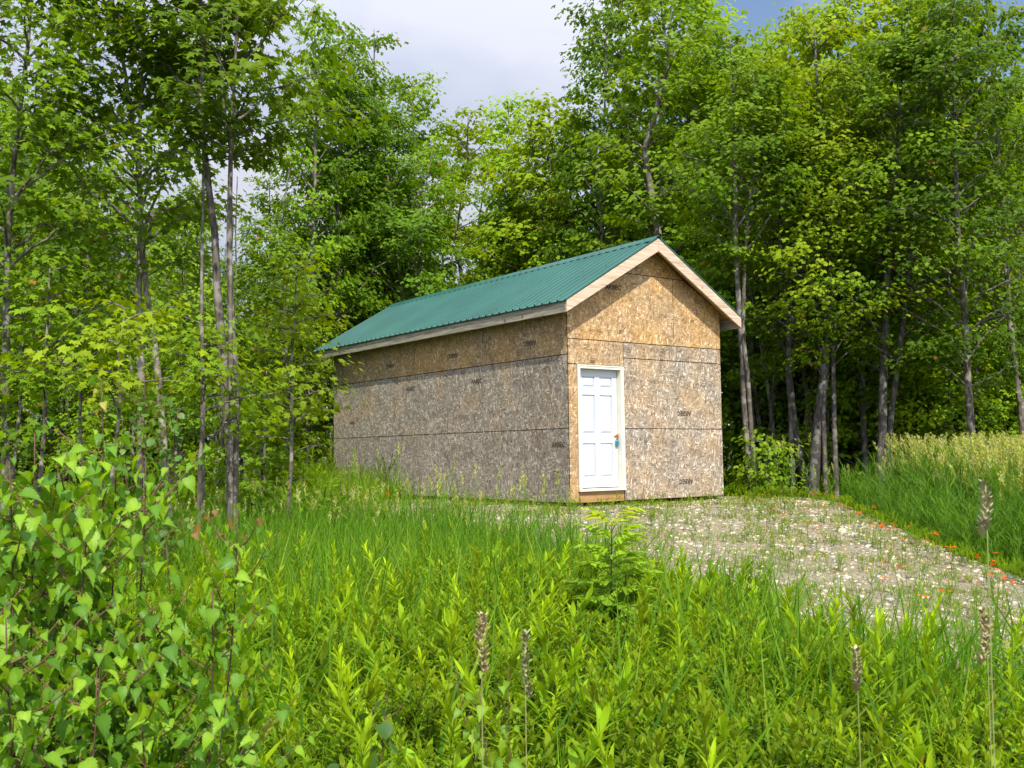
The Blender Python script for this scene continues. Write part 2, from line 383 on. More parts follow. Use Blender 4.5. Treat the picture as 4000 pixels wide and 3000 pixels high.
M_leaf = foliage('maple_leaves', .45, .55, .15)
M_leafnear = foliage('near_leaves', .42, .5, .22, .08)
M_grass = foliage('grass_blades', .42, .6, .10, 0)
M_bark = bark_material('maple_bark', (.06, .05, .04), (.145, .125, .10), (.24, .22, .19))
M_barkpale = bark_material('pale_bark', (.10, .085, .068), (.235, .20, .162), (.32, .29, .25))
M_barkdark = bark_material('dark_bark', (.035, .030, .026), (.095, .082, .07), (.17, .165, .14))
M_twig = simple('twig', (.10, .055, .035), .6, noise=.3, scale=40)
M_osb = osb_material()
M_gap = simple('sheathing_gap', (.018, .014, .011), .9, spec=.1)
M_rake = lumber('fresh_lumber', (.36, .25, .165), (.60, .46, .34), True, 'X')
M_fascia = lumber('weathered_lumber', (.13, .115, .09), (.36, .315, .24), True, 'Y')
M_sill = lumber('treated_lumber', (.26, .135, .05), (.42, .24, .10), False, 'X')
M_skid = simple('skid_timber', (.13, .085, .05), .8, noise=.4, scale=14, stretch=(1, 8, 8))
M_soffit = lumber('soffit_board', (.24, .12, .045), (.40, .21, .08), False, 'Y')
M_white = simple('white_door_paint', (.50, .53, .58), .42, spec=.45, noise=.03, scale=4)
M_cream = simple('cream_frame_paint', (.66, .63, .52), .5, spec=.4, noise=.05, scale=5)
M_brass = simple('brass', (.55, .36, .10), .35, 1.0)
M_blue = simple('turquoise_padlock_body', (.005, .17, .27), .35, spec=.5, noise=.12, scale=60)
M_steel = simple('steel_shackle', (.45, .45, .46), .3, 1.0)
M_ink = simple('printed_ink', (.075, .055, .045), .8, spec=.1, noise=.4, scale=90)
M_screw = simple('screw_heads', (.012, .06, .05), .5)
M_nail = simple('nail_heads', (.06, .045, .035), .5, .4)

# green painted metal roofing
M_roof, _t, _o = new_mat('green_roof_metal')
_n = _t.nodes.new; _l = _t.links.new
_tc = _n('ShaderNodeTexCoord'); _nz = _n('ShaderNodeTexNoise'); _nz.inputs['Scale'].default_value = 1.1; _nz.inputs['Detail'].default_value = 6
_l(_tc.outputs['Object'], _nz.inputs['Vector'])
_cr = _n('ShaderNodeValToRGB'); _cr.color_ramp.elements[0].position = .3; _cr.color_ramp.elements[0].color = (.012, .080, .064, 1); _cr.color_ramp.elements[1].position = .7; _cr.color_ramp.elements[1].color = (.020, .112, .090, 1)
_l(_nz.outputs['Fac'], _cr.inputs[0])
_p = _n('ShaderNodeBsdfPrincipled'); _p.inputs['Roughness'].default_value = .38; _p.inputs['Specular IOR Level'].default_value = .55; _l(_cr.outputs[0], _p.inputs['Base Color']); _l(_p.outputs[0], _o.inputs['Surface'])

# ------------------------------------------------------------------ ground and gravel
def axis_coords(c0, inner, step, outer, grow=1.25):
    a = list(np.arange(-inner, inner + 1e-6, step)); s = step; x = inner
    while x < outer:
        s *= grow; x += s; a.append(x); a.insert(0, -x)
    return np.array(a) + c0

def grid_mesh(name, R, F, mask=None, dz=0.0, attr=None):
    RR, FF = np.meshgrid(R, F); X, Y = W(RR, FF); Z = ground_z(X, Y) + dz
    V = np.stack([X, Y, Z], -1).reshape(-1, 3); nR = len(R); nF = len(F)
    i = (np.arange(nF - 1)[:, None]*nR + np.arange(nR - 1)[None]).ravel()
    Q = np.stack([i, i + 1, i + 1 + nR, i + nR], 1)
    if mask is not None:
        cx = V[Q, 0].mean(1); cy = V[Q, 1].mean(1); Q = Q[mask(cx, cy) > 0]
        used = np.unique(Q); rem = -np.ones(len(V), int); rem[used] = np.arange(len(used)); V = V[used]; Q = rem[Q]
    return tri_mesh(name, V, Q, smooth=True)

M_ground = ground_material('meadow_soil', [(.3, (.018, .022, .008)), (.5, (.04, .06, .014)), (.62, (.06, .10, .02)), (.75, (.09, .085, .04))], 2.6)
g = link('ground', grid_mesh('ground', axis_coords(0, 16, .4, 500), axis_coords(18, 20, .4, 500)), M_ground); tag(g, kind='structure')

M_gravel = ground_material('gravel_fines', [(.28, (.07, .06, .035)), (.42, (.17, .15, .095)), (.55, (.28, .245, .165)), (.68, (.13, .125, .07)), (.8, (.36, .33, .24))], 26, 1.0)
g = link('gravel_drive', grid_mesh('gravel_drive', np.arange(-9, 9, .16), np.arange(3, 26, .16), gravel_mask, .02), M_gravel); tag(g, kind='structure')

# ------------------------------------------------------------------ shed
class Box:
    def __init__(s): s.v = []; s.f = []; s.m = []; s.c = []
    def box(s, x0, x1, y0, y1, z0, z1, mi=0, c=(0, 1, 0)):
        n = len(s.v)
        s.v += [(x0, y0, z0), (x1, y0, z0), (x1, y1, z0), (x0, y1, z0), (x0, y0, z1), (x1, y0, z1), (x1, y1, z1), (x0, y1, z1)]
        s.f += [tuple(n + k for k in q) for q in ((0, 3, 2, 1), (4, 5, 6, 7), (0, 1, 5, 4), (1, 2, 6, 5), (2, 3, 7, 6), (3, 0, 4, 7))]
        s.m += [mi]*6; s.c += [c]*8
    def prism(s, poly, ax, a0, a1, mi=0, c=(0, 1, 0)):
        """poly in the two other axes, extruded along ax ('x' -> poly is (y,z); 'y' -> (x,z))"""
        n = len(s.v); k = len(poly)
        for a in (a0, a1):
            for p, q in poly: s.v.append((a, p, q) if ax == 'x' else (p, a, q))
        s.f.append(tuple(n + i for i in range(k))); s.f.append(tuple(n + k + i for i in reversed(range(k))))
        for i in range(k): s.f.append((n + i, n + (i + 1) % k, n + k + (i + 1) % k, n + k + i))
        s.m += [mi]*(k + 2); s.c += [c]*(2*k)
    def quad(s, a, b, c_, d, mi=0, c=(0, 1, 0)):
        n = len(s.v); s.v += [a, b, c_, d]; s.f.append((n, n+1, n+2, n+3)); s.m.append(mi); s.c += [c]*4
    def mesh(s, name, bevel=0.0):
        me = bpy.data.meshes.new(name); me.from_pydata(s.v, [], s.f)
        a = me.attributes.new('tint', 'FLOAT_COLOR', 'POINT')
        a.data.foreach_set('color', np.array([(*c, 1) for c in s.c], np.float32).ravel())
        me.polygons.foreach_set('material_index', s.m); me.update()
        import bmesh
        bm = bmesh.new(); bm.from_mesh(me); bmesh.ops.recalc_face_normals(bm, faces=bm.faces)
        if bevel: bmesh.ops.bevel(bm, geom=bm.edges[:], offset=bevel, segments=1, affect='EDGES', clamp_overlap=True)
        bm.to_mesh(me); bm.free()
        return me

shed = empty('storage_shed', (0, 0, 0))
tag(shed, 'unpainted strand board shed with a green ribbed metal roof and a white door', 'shed')
WX, WY = 3.66, 8.53
OV, OS = .314, .262                       # roof overhang at the gable, at the eaves
ZE, ZR = 3.275, 4.525                     # underside of the roofing at the eave line and at the ridge
SL = (ZR - ZE)/(WX/2 + OS)
def roof_z(x): return ZE + SL*(min(x, WX - x) + OS)
G = .007                                 # half the gap between two sheets

def wall_panel(b, plane, u0, u1, z0, z1, w, br=1.0, mi=0):
    u0 += G; u1 -= G; z0 += G; z1 -= G
    if plane == 'side': b.box(-.012, -.001, u0, u1, z0, z1, mi, (w, br, 0))
    else: b.box(u0, u1, -.012, -.001, z0, z1, mi, (w, br, 0))

# long side wall facing the meadow
b = Box()
b.box(0, .09, .0, WY, .0, 3.25, 1)
ys = lambda cuts: list(zip([0.012] + cuts, cuts + [WY]))
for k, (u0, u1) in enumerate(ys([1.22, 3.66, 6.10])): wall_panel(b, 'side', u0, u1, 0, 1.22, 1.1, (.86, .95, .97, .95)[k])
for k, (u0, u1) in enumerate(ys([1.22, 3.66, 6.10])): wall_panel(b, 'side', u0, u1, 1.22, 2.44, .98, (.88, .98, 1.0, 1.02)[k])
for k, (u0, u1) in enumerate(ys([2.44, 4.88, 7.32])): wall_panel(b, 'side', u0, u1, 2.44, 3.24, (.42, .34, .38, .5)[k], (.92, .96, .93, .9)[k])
rng = random.Random(4)
for zr in (.06, .32, .62, .92, 1.16, 1.28, 1.55, 1.83, 2.12, 2.38, 2.5, 2.75, 3.0):
    y = .2
    while y < WY - .1:
        if rng.random() < .75:
            z = zr + rng.uniform(-.015, .015); yy = y + rng.uniform(-.03, .03); b.box(-.0145, -.011, yy - .006, yy + .006, z - .006, z + .006, 2)
        y += .405
side = link('side_wall', b.mesh('side_wall'), [M_osb, M_gap, M_nail], shed)

# gable wall with the door
b = Box()
X0, X1, DZ0, DZ1 = .232, 1.132, .225, 2.215      # clear door opening
XA, XB = X0 - .021, X1 + .021
b.prism([(0.0, 0), (XA, 0), (XA, roof_z(XA) - .04), (0.0, roof_z(0) - .04)], 'y', 0, .09, 1)
b.prism([(XA, DZ1 + .021), (XB, DZ1 + .021), (XB, roof_z(XB) - .04), (XA, roof_z(XA) - .04)], 'y', 0, .09, 1)
b.prism([(XB, 0), (WX, 0), (WX, roof_z(WX) - .04), (WX/2, ZR - .04), (XB, roof_z(XB) - .04)], 'y', 0, .09, 1)
def gpoly(pts, w, br):
    b.prism(pts, 'y', -.012, -.001, 0, (w, br, 0))
gp = lambda x0, x1, z0, z1, w, br=1.0: gpoly([(x0 + G, z0 + G), (x1 - G, z0 + G), (x1 - G, z1 - G), (x0 + G, z1 - G)], w, br)
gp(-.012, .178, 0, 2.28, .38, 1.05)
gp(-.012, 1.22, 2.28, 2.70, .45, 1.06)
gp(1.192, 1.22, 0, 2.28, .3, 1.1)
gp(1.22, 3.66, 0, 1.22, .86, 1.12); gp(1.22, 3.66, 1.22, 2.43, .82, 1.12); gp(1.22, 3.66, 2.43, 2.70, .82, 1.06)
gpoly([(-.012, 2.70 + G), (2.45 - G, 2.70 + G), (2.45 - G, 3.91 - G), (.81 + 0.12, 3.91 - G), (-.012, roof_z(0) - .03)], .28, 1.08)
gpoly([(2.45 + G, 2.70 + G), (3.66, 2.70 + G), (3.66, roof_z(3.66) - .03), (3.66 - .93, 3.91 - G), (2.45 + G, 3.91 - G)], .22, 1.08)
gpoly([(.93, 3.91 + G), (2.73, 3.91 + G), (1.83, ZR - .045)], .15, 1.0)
for xr in (1.45, 1.83, 2.2, 2.62, 3.0, 3.4):
    z = .12
    while z < 2.7:
        if rng.random() < .7:
            zz = z + rng.uniform(-.03, .03); xx = xr + rng.uniform(-.02, .02); b.box(xx - .007, xx + .007, -.0145, -.011, zz - .006, zz + .006, 2)
        z += .22
for xr in (.03, .14, .5, .9, 1.7, 2.4, 2.5, 3.1, 3.6):
    for z in np.arange(.2, 4.1, .26):
        if z < roof_z(xr) - .35 and not (.17 < xr < 1.2 and z < 2.3) and rng.random() < .6:
            b.box(xr - .006, xr + .006, -.0145, -.011, z, z + .012, 2)
gable = link('gable_wall', b.mesh('gable_wall'), [M_osb, M_gap, M_nail], shed)
# the two walls on the far side
b = Box(); b.box(WX - .09, WX - .001, .1, WY, 0, 3.25, 1); b.box(WX, WX + .011, .012, WY, 0, 3.25, 0, (.7, 1, 0)); far = link('side_wall', b.mesh('side_wall_far'), [M_osb, M_gap], shed)
b = Box(); b.prism([(.1, 0), (WX - .1, 0), (WX - .1, roof_z(WX - .1) - .04), (WX/2, ZR - .05), (.1, roof_z(.1) - .04)], 'y', WY - .09, WY - .001, 1)
b.prism([(0, 0), (WX, 0), (WX, roof_z(WX) - .04), (WX/2, ZR - .05), (0, roof_z(0) - .04)], 'y', WY, WY + .011, 0, (.8, 1, 0)); link('gable_wall', b.mesh('gable_wall_back'), [M_osb, M_gap], shed)

# floor frame: skids below the sheathing
for x0, x1 in ((.10, .30), (1.72, 1.92), (3.30, 3.55)):
    b = Box(); b.box(x0, x1, .05, WY - .1, -.16, -.002); link('skid', b.mesh('skid', .006), M_skid, shed)
b = Box(); b.box(.19, 1.18, -.006, .0, .0, .176); b.box(.19, 1.18, .0, .08, .0, .176); link('door_sill_board', b.mesh('door_sill_board'), M_sill, shed)

# printed marks on the sheets
def printed(text, plane, u, z, h, parent, flip=False, squash=1.0):
    cu = bpy.data.curves.new('mark', 'FONT'); cu.body = text; cu.size = h; cu.align_x = 'CENTER'; cu.align_y = 'CENTER'; cu.extrude = .0006; cu.offset = h*.035
    cu.resolution_u = 2
    tmp = bpy.data.objects.new('mark', cu); COL.objects.link(tmp)
    bpy.context.view_layer.update()
    me = bpy.data.meshes.new_from_object(tmp.evaluated_get(bpy.context.evaluated_depsgraph_get()))
    bpy.data.objects.remove(tmp)
    me.materials.clear(); me.materials.append(M_ink)
    o = link('printed_mark', me, None, parent)
    rot = Matrix.Rotation(RAD(90), 4, 'X')
    if plane == 'side': rot = Matrix.Rotation(RAD(-90), 4, 'Z') @ rot
    if flip: rot = rot @ Matrix.Rotation(RAD(180), 4, 'Z')
    loc = Vector((-.0135, u, z)) if plane == 'side' else Vector((u, -.0135, z))
    o.matrix_local = Matrix.Translation(loc) @ rot @ Matrix.Diagonal((squash, 1, 1, 1))
    return o
def stamp(plane, u, z, parent, seed, n=4, wide=.75):
    """worn grading stamps: rows of short dashes with no legible writing"""
    r = random.Random(seed)
    for k in range(n):
        b = Box(); u0 = u + (k - n/2)*wide/n + r.uniform(-.02, .02)
        for j in range(r.choice((2, 3, 3, 4))):
            zz = z - j*.028 + r.uniform(-.004, .004); ln = r.uniform(.06, .13)
            x = u0 + r.uniform(0, .02); e = x + ln
            while x < e:
                w = r.uniform(.008, .03)
                if plane == 'side': b.box(-.0142, -.0125, x, min(x + w, e), zz, zz + .008)
                else: b.box(x, min(x + w, e), -.0142, -.0125, zz, zz + .008)
                x += w + r.uniform(.004, .014)
        link('printed_mark', b.mesh('stamp'), M_ink, parent)
HT = .115
for (u, z, fl) in ((1.01, 2.715, True), (3.45, 2.71, True), (5.87, 2.70, True), (2.65, 2.16, False), (5.05, 2.16, False), (.27, .95, False), (7.6, 1.55, False)):
    printed('ARBEC', 'side', u, z, HT*(1 if u < 7 else .8), side, fl, 1.0)
for (u, z, fl) in ((1.02, 3.63, False), (2.664, 1.50, True), (2.674, .287, True)):
    printed('ARBEC', 'gable', u, z, HT, gable, fl, 1.0)
printed('1031', 'gable', .52, 2.33, .07, gable)
for i, (u, z, n) in enumerate(((.75, 2.27, 2), (2.9, 1.55, 4), (4.9, 1.55, 4), (3.3, .98, 3), (5.5, .98, 3), (.6, .42, 2), (7.0, 2.27, 2), (1.7, 1.58, 2))):
    stamp('side', u, z, side, 10 + i, n, n*.22)
for i, (u, z, n) in enumerate(((.75, 2.88, 3), (1.35, 2.9, 2), (.45, 2.62, 3), (3.0, 3.2, 3), (2.1, 2.62, 4), (2.05, 2.05, 4), (3.1, 2.05, 2), (2.1, 1.0, 4), (1.35, 4.0, 1), (2.0, 2.9, 2))):
    stamp('gable', u, z, gable, 40 + i, n, n*.22)

# door: frame, slab with six raised fields, hasp
door = empty('door', (0, 0, 0)); door.parent = shed
b = Box()
fx0, fx1, fz0, fz1 = .174, 1.192, .18, 2.272
for (a0, a1, c0, c1) in ((fx0, X0, fz0 + .045, fz1), (X1, fx1, fz0 + .045, fz1), (X0, X1, DZ1, fz1)):
    b.box(a0, a1, -.034, -.013, c0, c1)
for (a0, a1, c0, c1) in ((fx0 - .004, fx0 + .017, fz0 + .045, fz1 + .004), (fx1 - .017, fx1 + .004, fz0 + .045, fz1 + .004)):
    b.box(a0, a1, -.042, -.0345, c0, c1)
b.box(fx0 + .018, fx1 - .018, -.042, -.0345, fz1 - .018, fz1 + .004)
b.box(X0 - .02, X0, -.0125, .11, DZ0, DZ1); b.box(X1, X1 + .02, -.0125, .11, DZ0, DZ1); b.box(X0 - .02, X1 + .02, -.0125, .11, DZ1 + .0005, DZ1 + .02)
link('door_frame', b.mesh('door_frame', .002), M_cream, door)
b = Box(); b.box(fx0 + .002, fx1 - .002, -.062, .108, fz0, fz0 + .042); link('threshold', b.mesh('threshold', .004), M_cream, door)
b = Box(); yS = .088
s0, s1, t0, t1 = X0 + .004, X1 - .006, DZ0 + .012, DZ1 - .004
b.box(s0, s1, yS, yS + .035, t0, t1)
sw = s1 - s0; sh = t1 - t0
cols = ((s0 + .115, s0 + .115 + (sw - .345)/2), (s1 - .115 - (sw - .345)/2, s1 - .115))
rows = ((t1 - .30, t1 - .125), (t1 - 1.075, t1 - .43), (t1 - 1.80, t1 - 1.24))
xe = [s0, cols[0][0], cols[0][1], cols[1][0], cols[1][1], s1]
ze = [t0, rows[2][0], rows[2][1], rows[1][0], rows[1][1], rows[0][0], rows[0][1], t1]
for k in (0, 2, 4): b.box(xe[k], xe[k+1], yS - .018, yS - .0005, t0, t1)
for (c0, c1) in cols:
    for k in (0, 2, 4, 6): b.box(c0, c1, yS - .018, yS - .0005, ze[k], ze[k+1])
for c0, c1 in cols:
    for z0, z1 in rows:
        n = len(b.v); o, i_ = .012, .038
        ring = [[(c0 + q, z0 + q), (c1 - q, z0 + q), (c1 - q, z1 - q), (c0 + q, z1 - q)] for q in (o, i_)]
        for (x, z) in ring[0]: b.v.append((x, yS - .0006, z))
        for (x, z) in ring[1]: b.v.append((x, yS - .013, z))
        b.c += [(0, 1, 0)]*8
        for q in range(4): b.f.append((n + q, n + (q + 1) % 4, n + 4 + (q + 1) % 4, n + 4 + q)); b.m.append(0)
        b.f.append((n + 4, n + 5, n + 6, n + 7)); b.m.append(0)
link('door_slab', b.mesh('door_slab', .0015), M_white, door)
b = Box(); b.box(1.045, 1.118, yS - .025, yS - .0185, 1.075, 1.105); b.box(1.09, 1.131, yS - .038, yS - .0255, 1.055, 1.125); b.box(1.102, 1.112, yS - .058, yS - .0385, 1.06, 1.10)
link('hasp', b.mesh('hasp', .002), M_brass, door)

# turquoise padlock hanging in the hasp
pl = empty('padlock', (1.085, yS - .048, .975)); tag(pl, 'turquoise padlock hanging from the brass hasp of the white door', 'padlock')
b = Box(); b.box(-.032, .032, -.014, .014, -.045, .035); link('padlock_body', b.mesh('padlock_body', .006), M_blue, pl)
a = np.linspace(0, math.pi, 9); pts = [(-.02, 0, .03)] + [(-.02*math.cos(t), 0, .075 + .02*math.sin(t)) for t in a] + [(.02, 0, .03)]
V, T = tube(pts, [.0045]*len(pts), 8); link('shackle', tri_mesh('shackle', V, T, smooth=True), M_steel, pl)

# roof
roof = empty('roof', (0, 0, 0)); roof.parent = shed
RY0, RY1 = -OV, 9.07 - .06
def roof_sheet(right):
    prof = []; y = RY0 + .02; pitch = .2032
    prof.append((RY0, 0)); prof.append((RY0, .02)); prof.append((RY0 + .018, .02)); prof.append((RY0 + .03, 0))
    y = RY0 + pitch
    while y < RY1 - .06:
        prof += [(y - .070, 0), (y - .062, .009), (y - .052, .009), (y - .044, 0), (y - .022, 0), (y - .012, .033), (y + .012, .033), (y + .022, 0), (y + .062, 0), (y + .070, .009), (y + .080, .009), (y + .088, 0)]
        y += pitch
    prof += [(RY1 - .02, 0), (RY1 - .012, .02), (RY1, .02), (RY1, 0)]
    prof = sorted(prof, key=lambda p: p[0]) if False else prof
    nrm = Vector((-SL, 0, 1)).normalized()
    xs = (-OS - .03, WX/2 - .035)
    V = []; F = []
    for (yy, h) in prof:
        for x in xs:
            z = ZE + SL*(x + OS) + .012
            p = Vector((x, yy, z)) + nrm*h
            V.append((WX - p.x if right else p.x, p.y, p.z))
    n = len(prof)
    for i in range(n - 1): F.append((2*i, 2*i + 1, 2*i + 3, 2*i + 2))
    # underside
    base = len(V)
    for yy in (RY0, RY1):
        for x in xs:
            z = ZE + SL*(x + OS) + .001; V.append((WX - x if right else x, yy, z))
    F.append((base, base + 1, base + 3, base + 2))
    me = bpy.data.meshes.new('metal_sheet'); me.from_pydata(V, [], F); me.update()
    o = link('metal_sheet', me, M_roof, roof)
    b = Box(); nn = nrm
    y = RY0 + pitch*1.5; k = 0
    while y < RY1 - .1:
        for row in range(5):
            x = -.16 + row*.5 + (.0 if k % 2 else .04)
            z = ZE + SL*(x + OS) + .012; xx = WX - x if right else x
            if (k + row) % 2 == 0: b.box(xx - .013, xx + .013, y - .013, y + .013, z - .004, z + .016)
        y += pitch*.5*3; k += 1
    link('screw_heads', b.mesh('screw_heads'), M_screw, o)
    return o
roof_sheet(False); roof_sheet(True)
b = Box()
cw = .17
for sgn in (-1, 1):
    xo = WX/2 + sgn*cw; zo = ZR - SL*cw + .046; zi = ZR + .052
    b.prism([(WX/2, zi), (xo, zo), (xo, zo - .012), (WX/2, zi - .007)], 'y', RY0 - .006, RY1 + .006)
link('ridge_cap', b.mesh('ridge_cap'), M_roof, roof)
b = Box()
for sgn in (-1, 1):
    xo = WX/2 + sgn*(cw - .03)
    x_a = WX/2 + sgn*.04
    b.prism([(x_a, ZR + .02), (xo, ZR - SL*(cw - .03) + .030), (xo, ZR - SL*(cw - .03) + .002), (x_a, ZR - .01)], 'y', RY0 + .02, RY1 - .02)
link('ridge_gap_shade', b.mesh('ridge_gap_shade'), M_gap, roof)  # near-black strip under the ridge cap: the gap's shade put into its colour
# rake boards (front, back), eave boards, soffits
def rake(y0, y1, mat):
    for right in (False, True):
        poly = []
        for (x, dz) in ((-OS, 0), (WX/2 - .003, 0), (WX/2 - .003, -.222), (-OS, -.188)):
            z = ZE + SL*(x + OS) - .003 + dz; poly.append((WX - x if right else x, z))
        b = Box(); b.prism(poly, 'y', y0, y1); link('rake_board', b.mesh('rake_board', .002), mat, roof)
rake(-OV + .003, -OV + .041, M_rake); rake(RY1 - .041, RY1 - .003, M_rake)
for xa, xb in ((-OS, -OS + .038), (WX + OS - .038, WX + OS)):
    b = Box(); b.box(xa, xb, -OV + .0425, RY1 - .0425, ZE - .190, ZE - .005 + (.0)); link('eave_board', b.mesh('eave_board', .002), M_fascia, roof)
def sloped(x0, x1, y0, y1, off, th, mat, name):
    for right in (False, True):
        poly = [(x0, ZE + SL*(x0 + OS) - off), (x1, ZE + SL*(x1 + OS) - off), (x1, ZE + SL*(x1 + OS) - off - th), (x0, ZE + SL*(x0 + OS) - off - th)]
        poly = [(WX - p if right else p, z) for p, z in poly]
        b = Box(); b.prism(poly, 'y', y0, y1); link(name, b.mesh(name), mat, roof)
sloped(-OS + .04, WX/2 - .004, -OV + .0425, RY1 - .0425, .003, .018, M_soffit, 'roof_decking')
for y in (-.16,): sloped(-OS + .04, WX/2 - .03, y, y + .038, .0225, .085, M_soffit, 'lookout_rafter')
for y in np.arange(.2, 8.6, .61): sloped(-OS + .04, .0 - .013, y, y + .038, .0225, .085, M_soffit, 'rafter_tail')

# ------------------------------------------------------------------ trees
def interp_path(pts, n):
    pts = np.asarray(pts, float); d = np.r_[0, np.cumsum(np.linalg.norm(np.diff(pts, axis=0), axis=1))]
    t = np.linspace(0, d[-1], n); return np.stack([np.interp(t, d, pts[:, k]) for k in range(3)], 1)

def gen_tree(seed, stems, r0, crown_base, rmax, nbranch=42, per=10, leaf=.11, tmpl=MAPLE_FAR, cols=((.05, .12, .012), (.09, .19, .018), (.14, .25, .02)),
             twigs=True, rise=(.45, 1.2), nsub=7, spread=.17, shape=.6, droop=.55, bare=0.0, low=.35, young=.15):
    """stems: local polylines. Returns [(V,T) per stem] and leaf arrays"""
    rng = np.random.default_rng(seed); wood = []
    tops = [s[-1][2] for s in stems]; ztop = max(tops)
    S = [interp_path(s, 40) for s in stems]
    geos = []
    for s, r in zip(S, r0):
        k = np.linspace(0, 1, len(s)); wob = np.stack([np.sin(k*9 + seed), np.cos(k*7 + seed*2), 0*k], 1)*.03*k[:, None]
        s[:, :] = s + wob
        gg = Geo(); V, T = tube(s, r*(1 - k)**.8*.95 + .008 + r*.35*np.exp(-k*45), 9); gg.add(V, T, (1, 1, 1)); geos.append(gg)
    P = []; D = []; BV = []
    w = np.array(tops)/sum(tops)
    for i in range(nbranch):
        si = rng.choice(len(S), p=w); s = S[si]; top = s[-1][2]
        u = (i + rng.random())/nbranch
        z0 = crown_base + (top - crown_base)*u**.95*.97
        j = int(np.searchsorted(s[:, 2], z0)); j = min(j, len(s) - 1); st = s[j]
        uu = (z0 - crown_base)/(top - crown_base)
        R_ = rmax*((1 - uu)**shape)*min(1, low + uu/.2)*rng.uniform(.6, 1.12) + .12
        az = i*2.399 + rng.uniform(-.5, .5) + seed
        ri = min(R_*rng.uniform(*rise), max(top - z0, .05)*.9 + .15)
        d = np.array([math.cos(az), math.sin(az), 0.0]); bv = rng.random()
        tt = np.linspace(0, 1, 6)
        br = st + d*(R_*tt**.9)[:, None] + np.array([0, 0, 1.0])*(ri*(tt**.8 - .22*tt**3))[:, None]
        br[1:-1] += rng.normal(0, .03*R_, (4, 3))
        rb = min(.008 + .008*R_, r0[si]*.4)
        V, T = tube(br, rb*(1 - tt)**.7 + .0035, 5); geos[si].add(V, T, (1, 1, 1))
        if rng.random() < bare: continue
        for q in range(nsub):
            t = rng.uniform(.28, 1) if q else 1.0
            bp = np.array([np.interp(t, tt, br[:, k]) for k in range(3)])
            a2 = az + rng.choice((-1, 1))*rng.uniform(.4, 1.2)*(1 if q else .3); ln = R_*rng.uniform(.2, .42)*(1.25 - .6*t) + .1
            d2 = np.array([math.cos(a2), math.sin(a2), rng.uniform(-.15, .5)])
            tw = bp + d2*(ln*np.linspace(0, 1, 3))[:, None]
            if twigs:
                V, T = tube(tw, [.006, .004, .002], 3); geos[si].add(V, T, (1, 1, 1))
            for e in ((.5, 1.0) if ln > .25 else (1.0,)): P.append(bp + d2*ln*e); D.append(d2*[1, 1, 0]); BV.append(bv)
    P = np.array(P); D = np.array(D)
    cv = .55*np.array(BV) + .45*rng.random(len(P))
    K = len(P)*per
    idx = np.repeat(np.arange(len(P)), per)
    off = rng.normal(0, 1, (K, 3))*[spread, spread, spread*.55]
    pos = P[idx] + off
    out = pos - np.array([np.interp(pos[:, 2], S[0][:, 2], S[0][:, 0]), np.interp(pos[:, 2], S[0][:, 2], S[0][:, 1]), pos[:, 2]]).T
    out[:, 2] = 0
    d = unit(off*[1, 1, 0] + .001)*.9 + unit(out)*.45 + rng.normal(0, .35, (K, 3)); d[:, 2] = -rng.uniform(.05, 1.0, K)*droop*1.6 + .05
    n = np.stack([rng.normal(0, .35, K), rng.normal(0, .35, K), np.ones(K)], 1) + unit(out)*.9
    c = np.array(cols)
    hgt = np.clip((pos[:, 2] - crown_base)/(ztop - crown_base), 0, 1)
    mixv = np.clip(.75*cv[idx] + .2*rng.random(K) + .15*hgt - .03, 0, 1)[:, None]
    col = np.where(mixv < .5, c[0] + (c[1] - c[0])*mixv*2, c[1] + (c[2] - c[1])*(mixv*2 - 1))
    yg = rng.random(K) < .004; col[yg] = (.30, .16, .03)
    sz = leaf*rng.uniform(.65, 1.2, K)
    LV = place(tmpl, pos, d, n, sz, col)
    return [gg.arrays()[:2] for gg in geos], LV

GREENS = {
    'mid':   ((.072, .150, .008), (.145, .260, .009), (.235, .360, .012)),
    'dark':  ((.048, .108, .008), (.092, .180, .010), (.155, .260, .014)),
    'light': ((.115, .215, .010), (.185, .310, .015), (.255, .380, .024)),
    'yellow': ((.125, .205, .006), (.205, .300, .008), (.290, .380, .012)),
}

def tree_meshes(name, seed, stems, r0, *a, **k):
    wood, (V, T, C) = gen_tree(seed, stems, r0, *a, **k)
    tm = [tri_mesh(name + '_trunk', w[0], w[1], smooth=True) for w in wood]
    return tm, tri_mesh(name + '_crown', V, T, C)

def straight(H, lean=(0, 0), bend=.15, seed=0):
    r = np.random.default_rng(seed); z = np.linspace(0, H, 7)
    x = lean[0]*z/H + np.r_[0, r.normal(0, bend, 6)]*.6; y = lean[1]*z/H + np.r_[0, r.normal(0, bend, 6)]*.6
    return np.stack([x, y, z], 1)

def put_tree(name, meshes, loc, rz=0.0, s=1.0, label=None, cat='tree', group=None, bark=None, leafm=None, sz=None):
    tm, cm = meshes
    root = empty(name, loc, rz); root.scale = (s, s, sz or s)
    tag(root, label, cat, group)
    for m in tm: link('trunk', m, bark or M_bark, root)
    link('crown', cm, leafm or M_leaf, root)
    return root

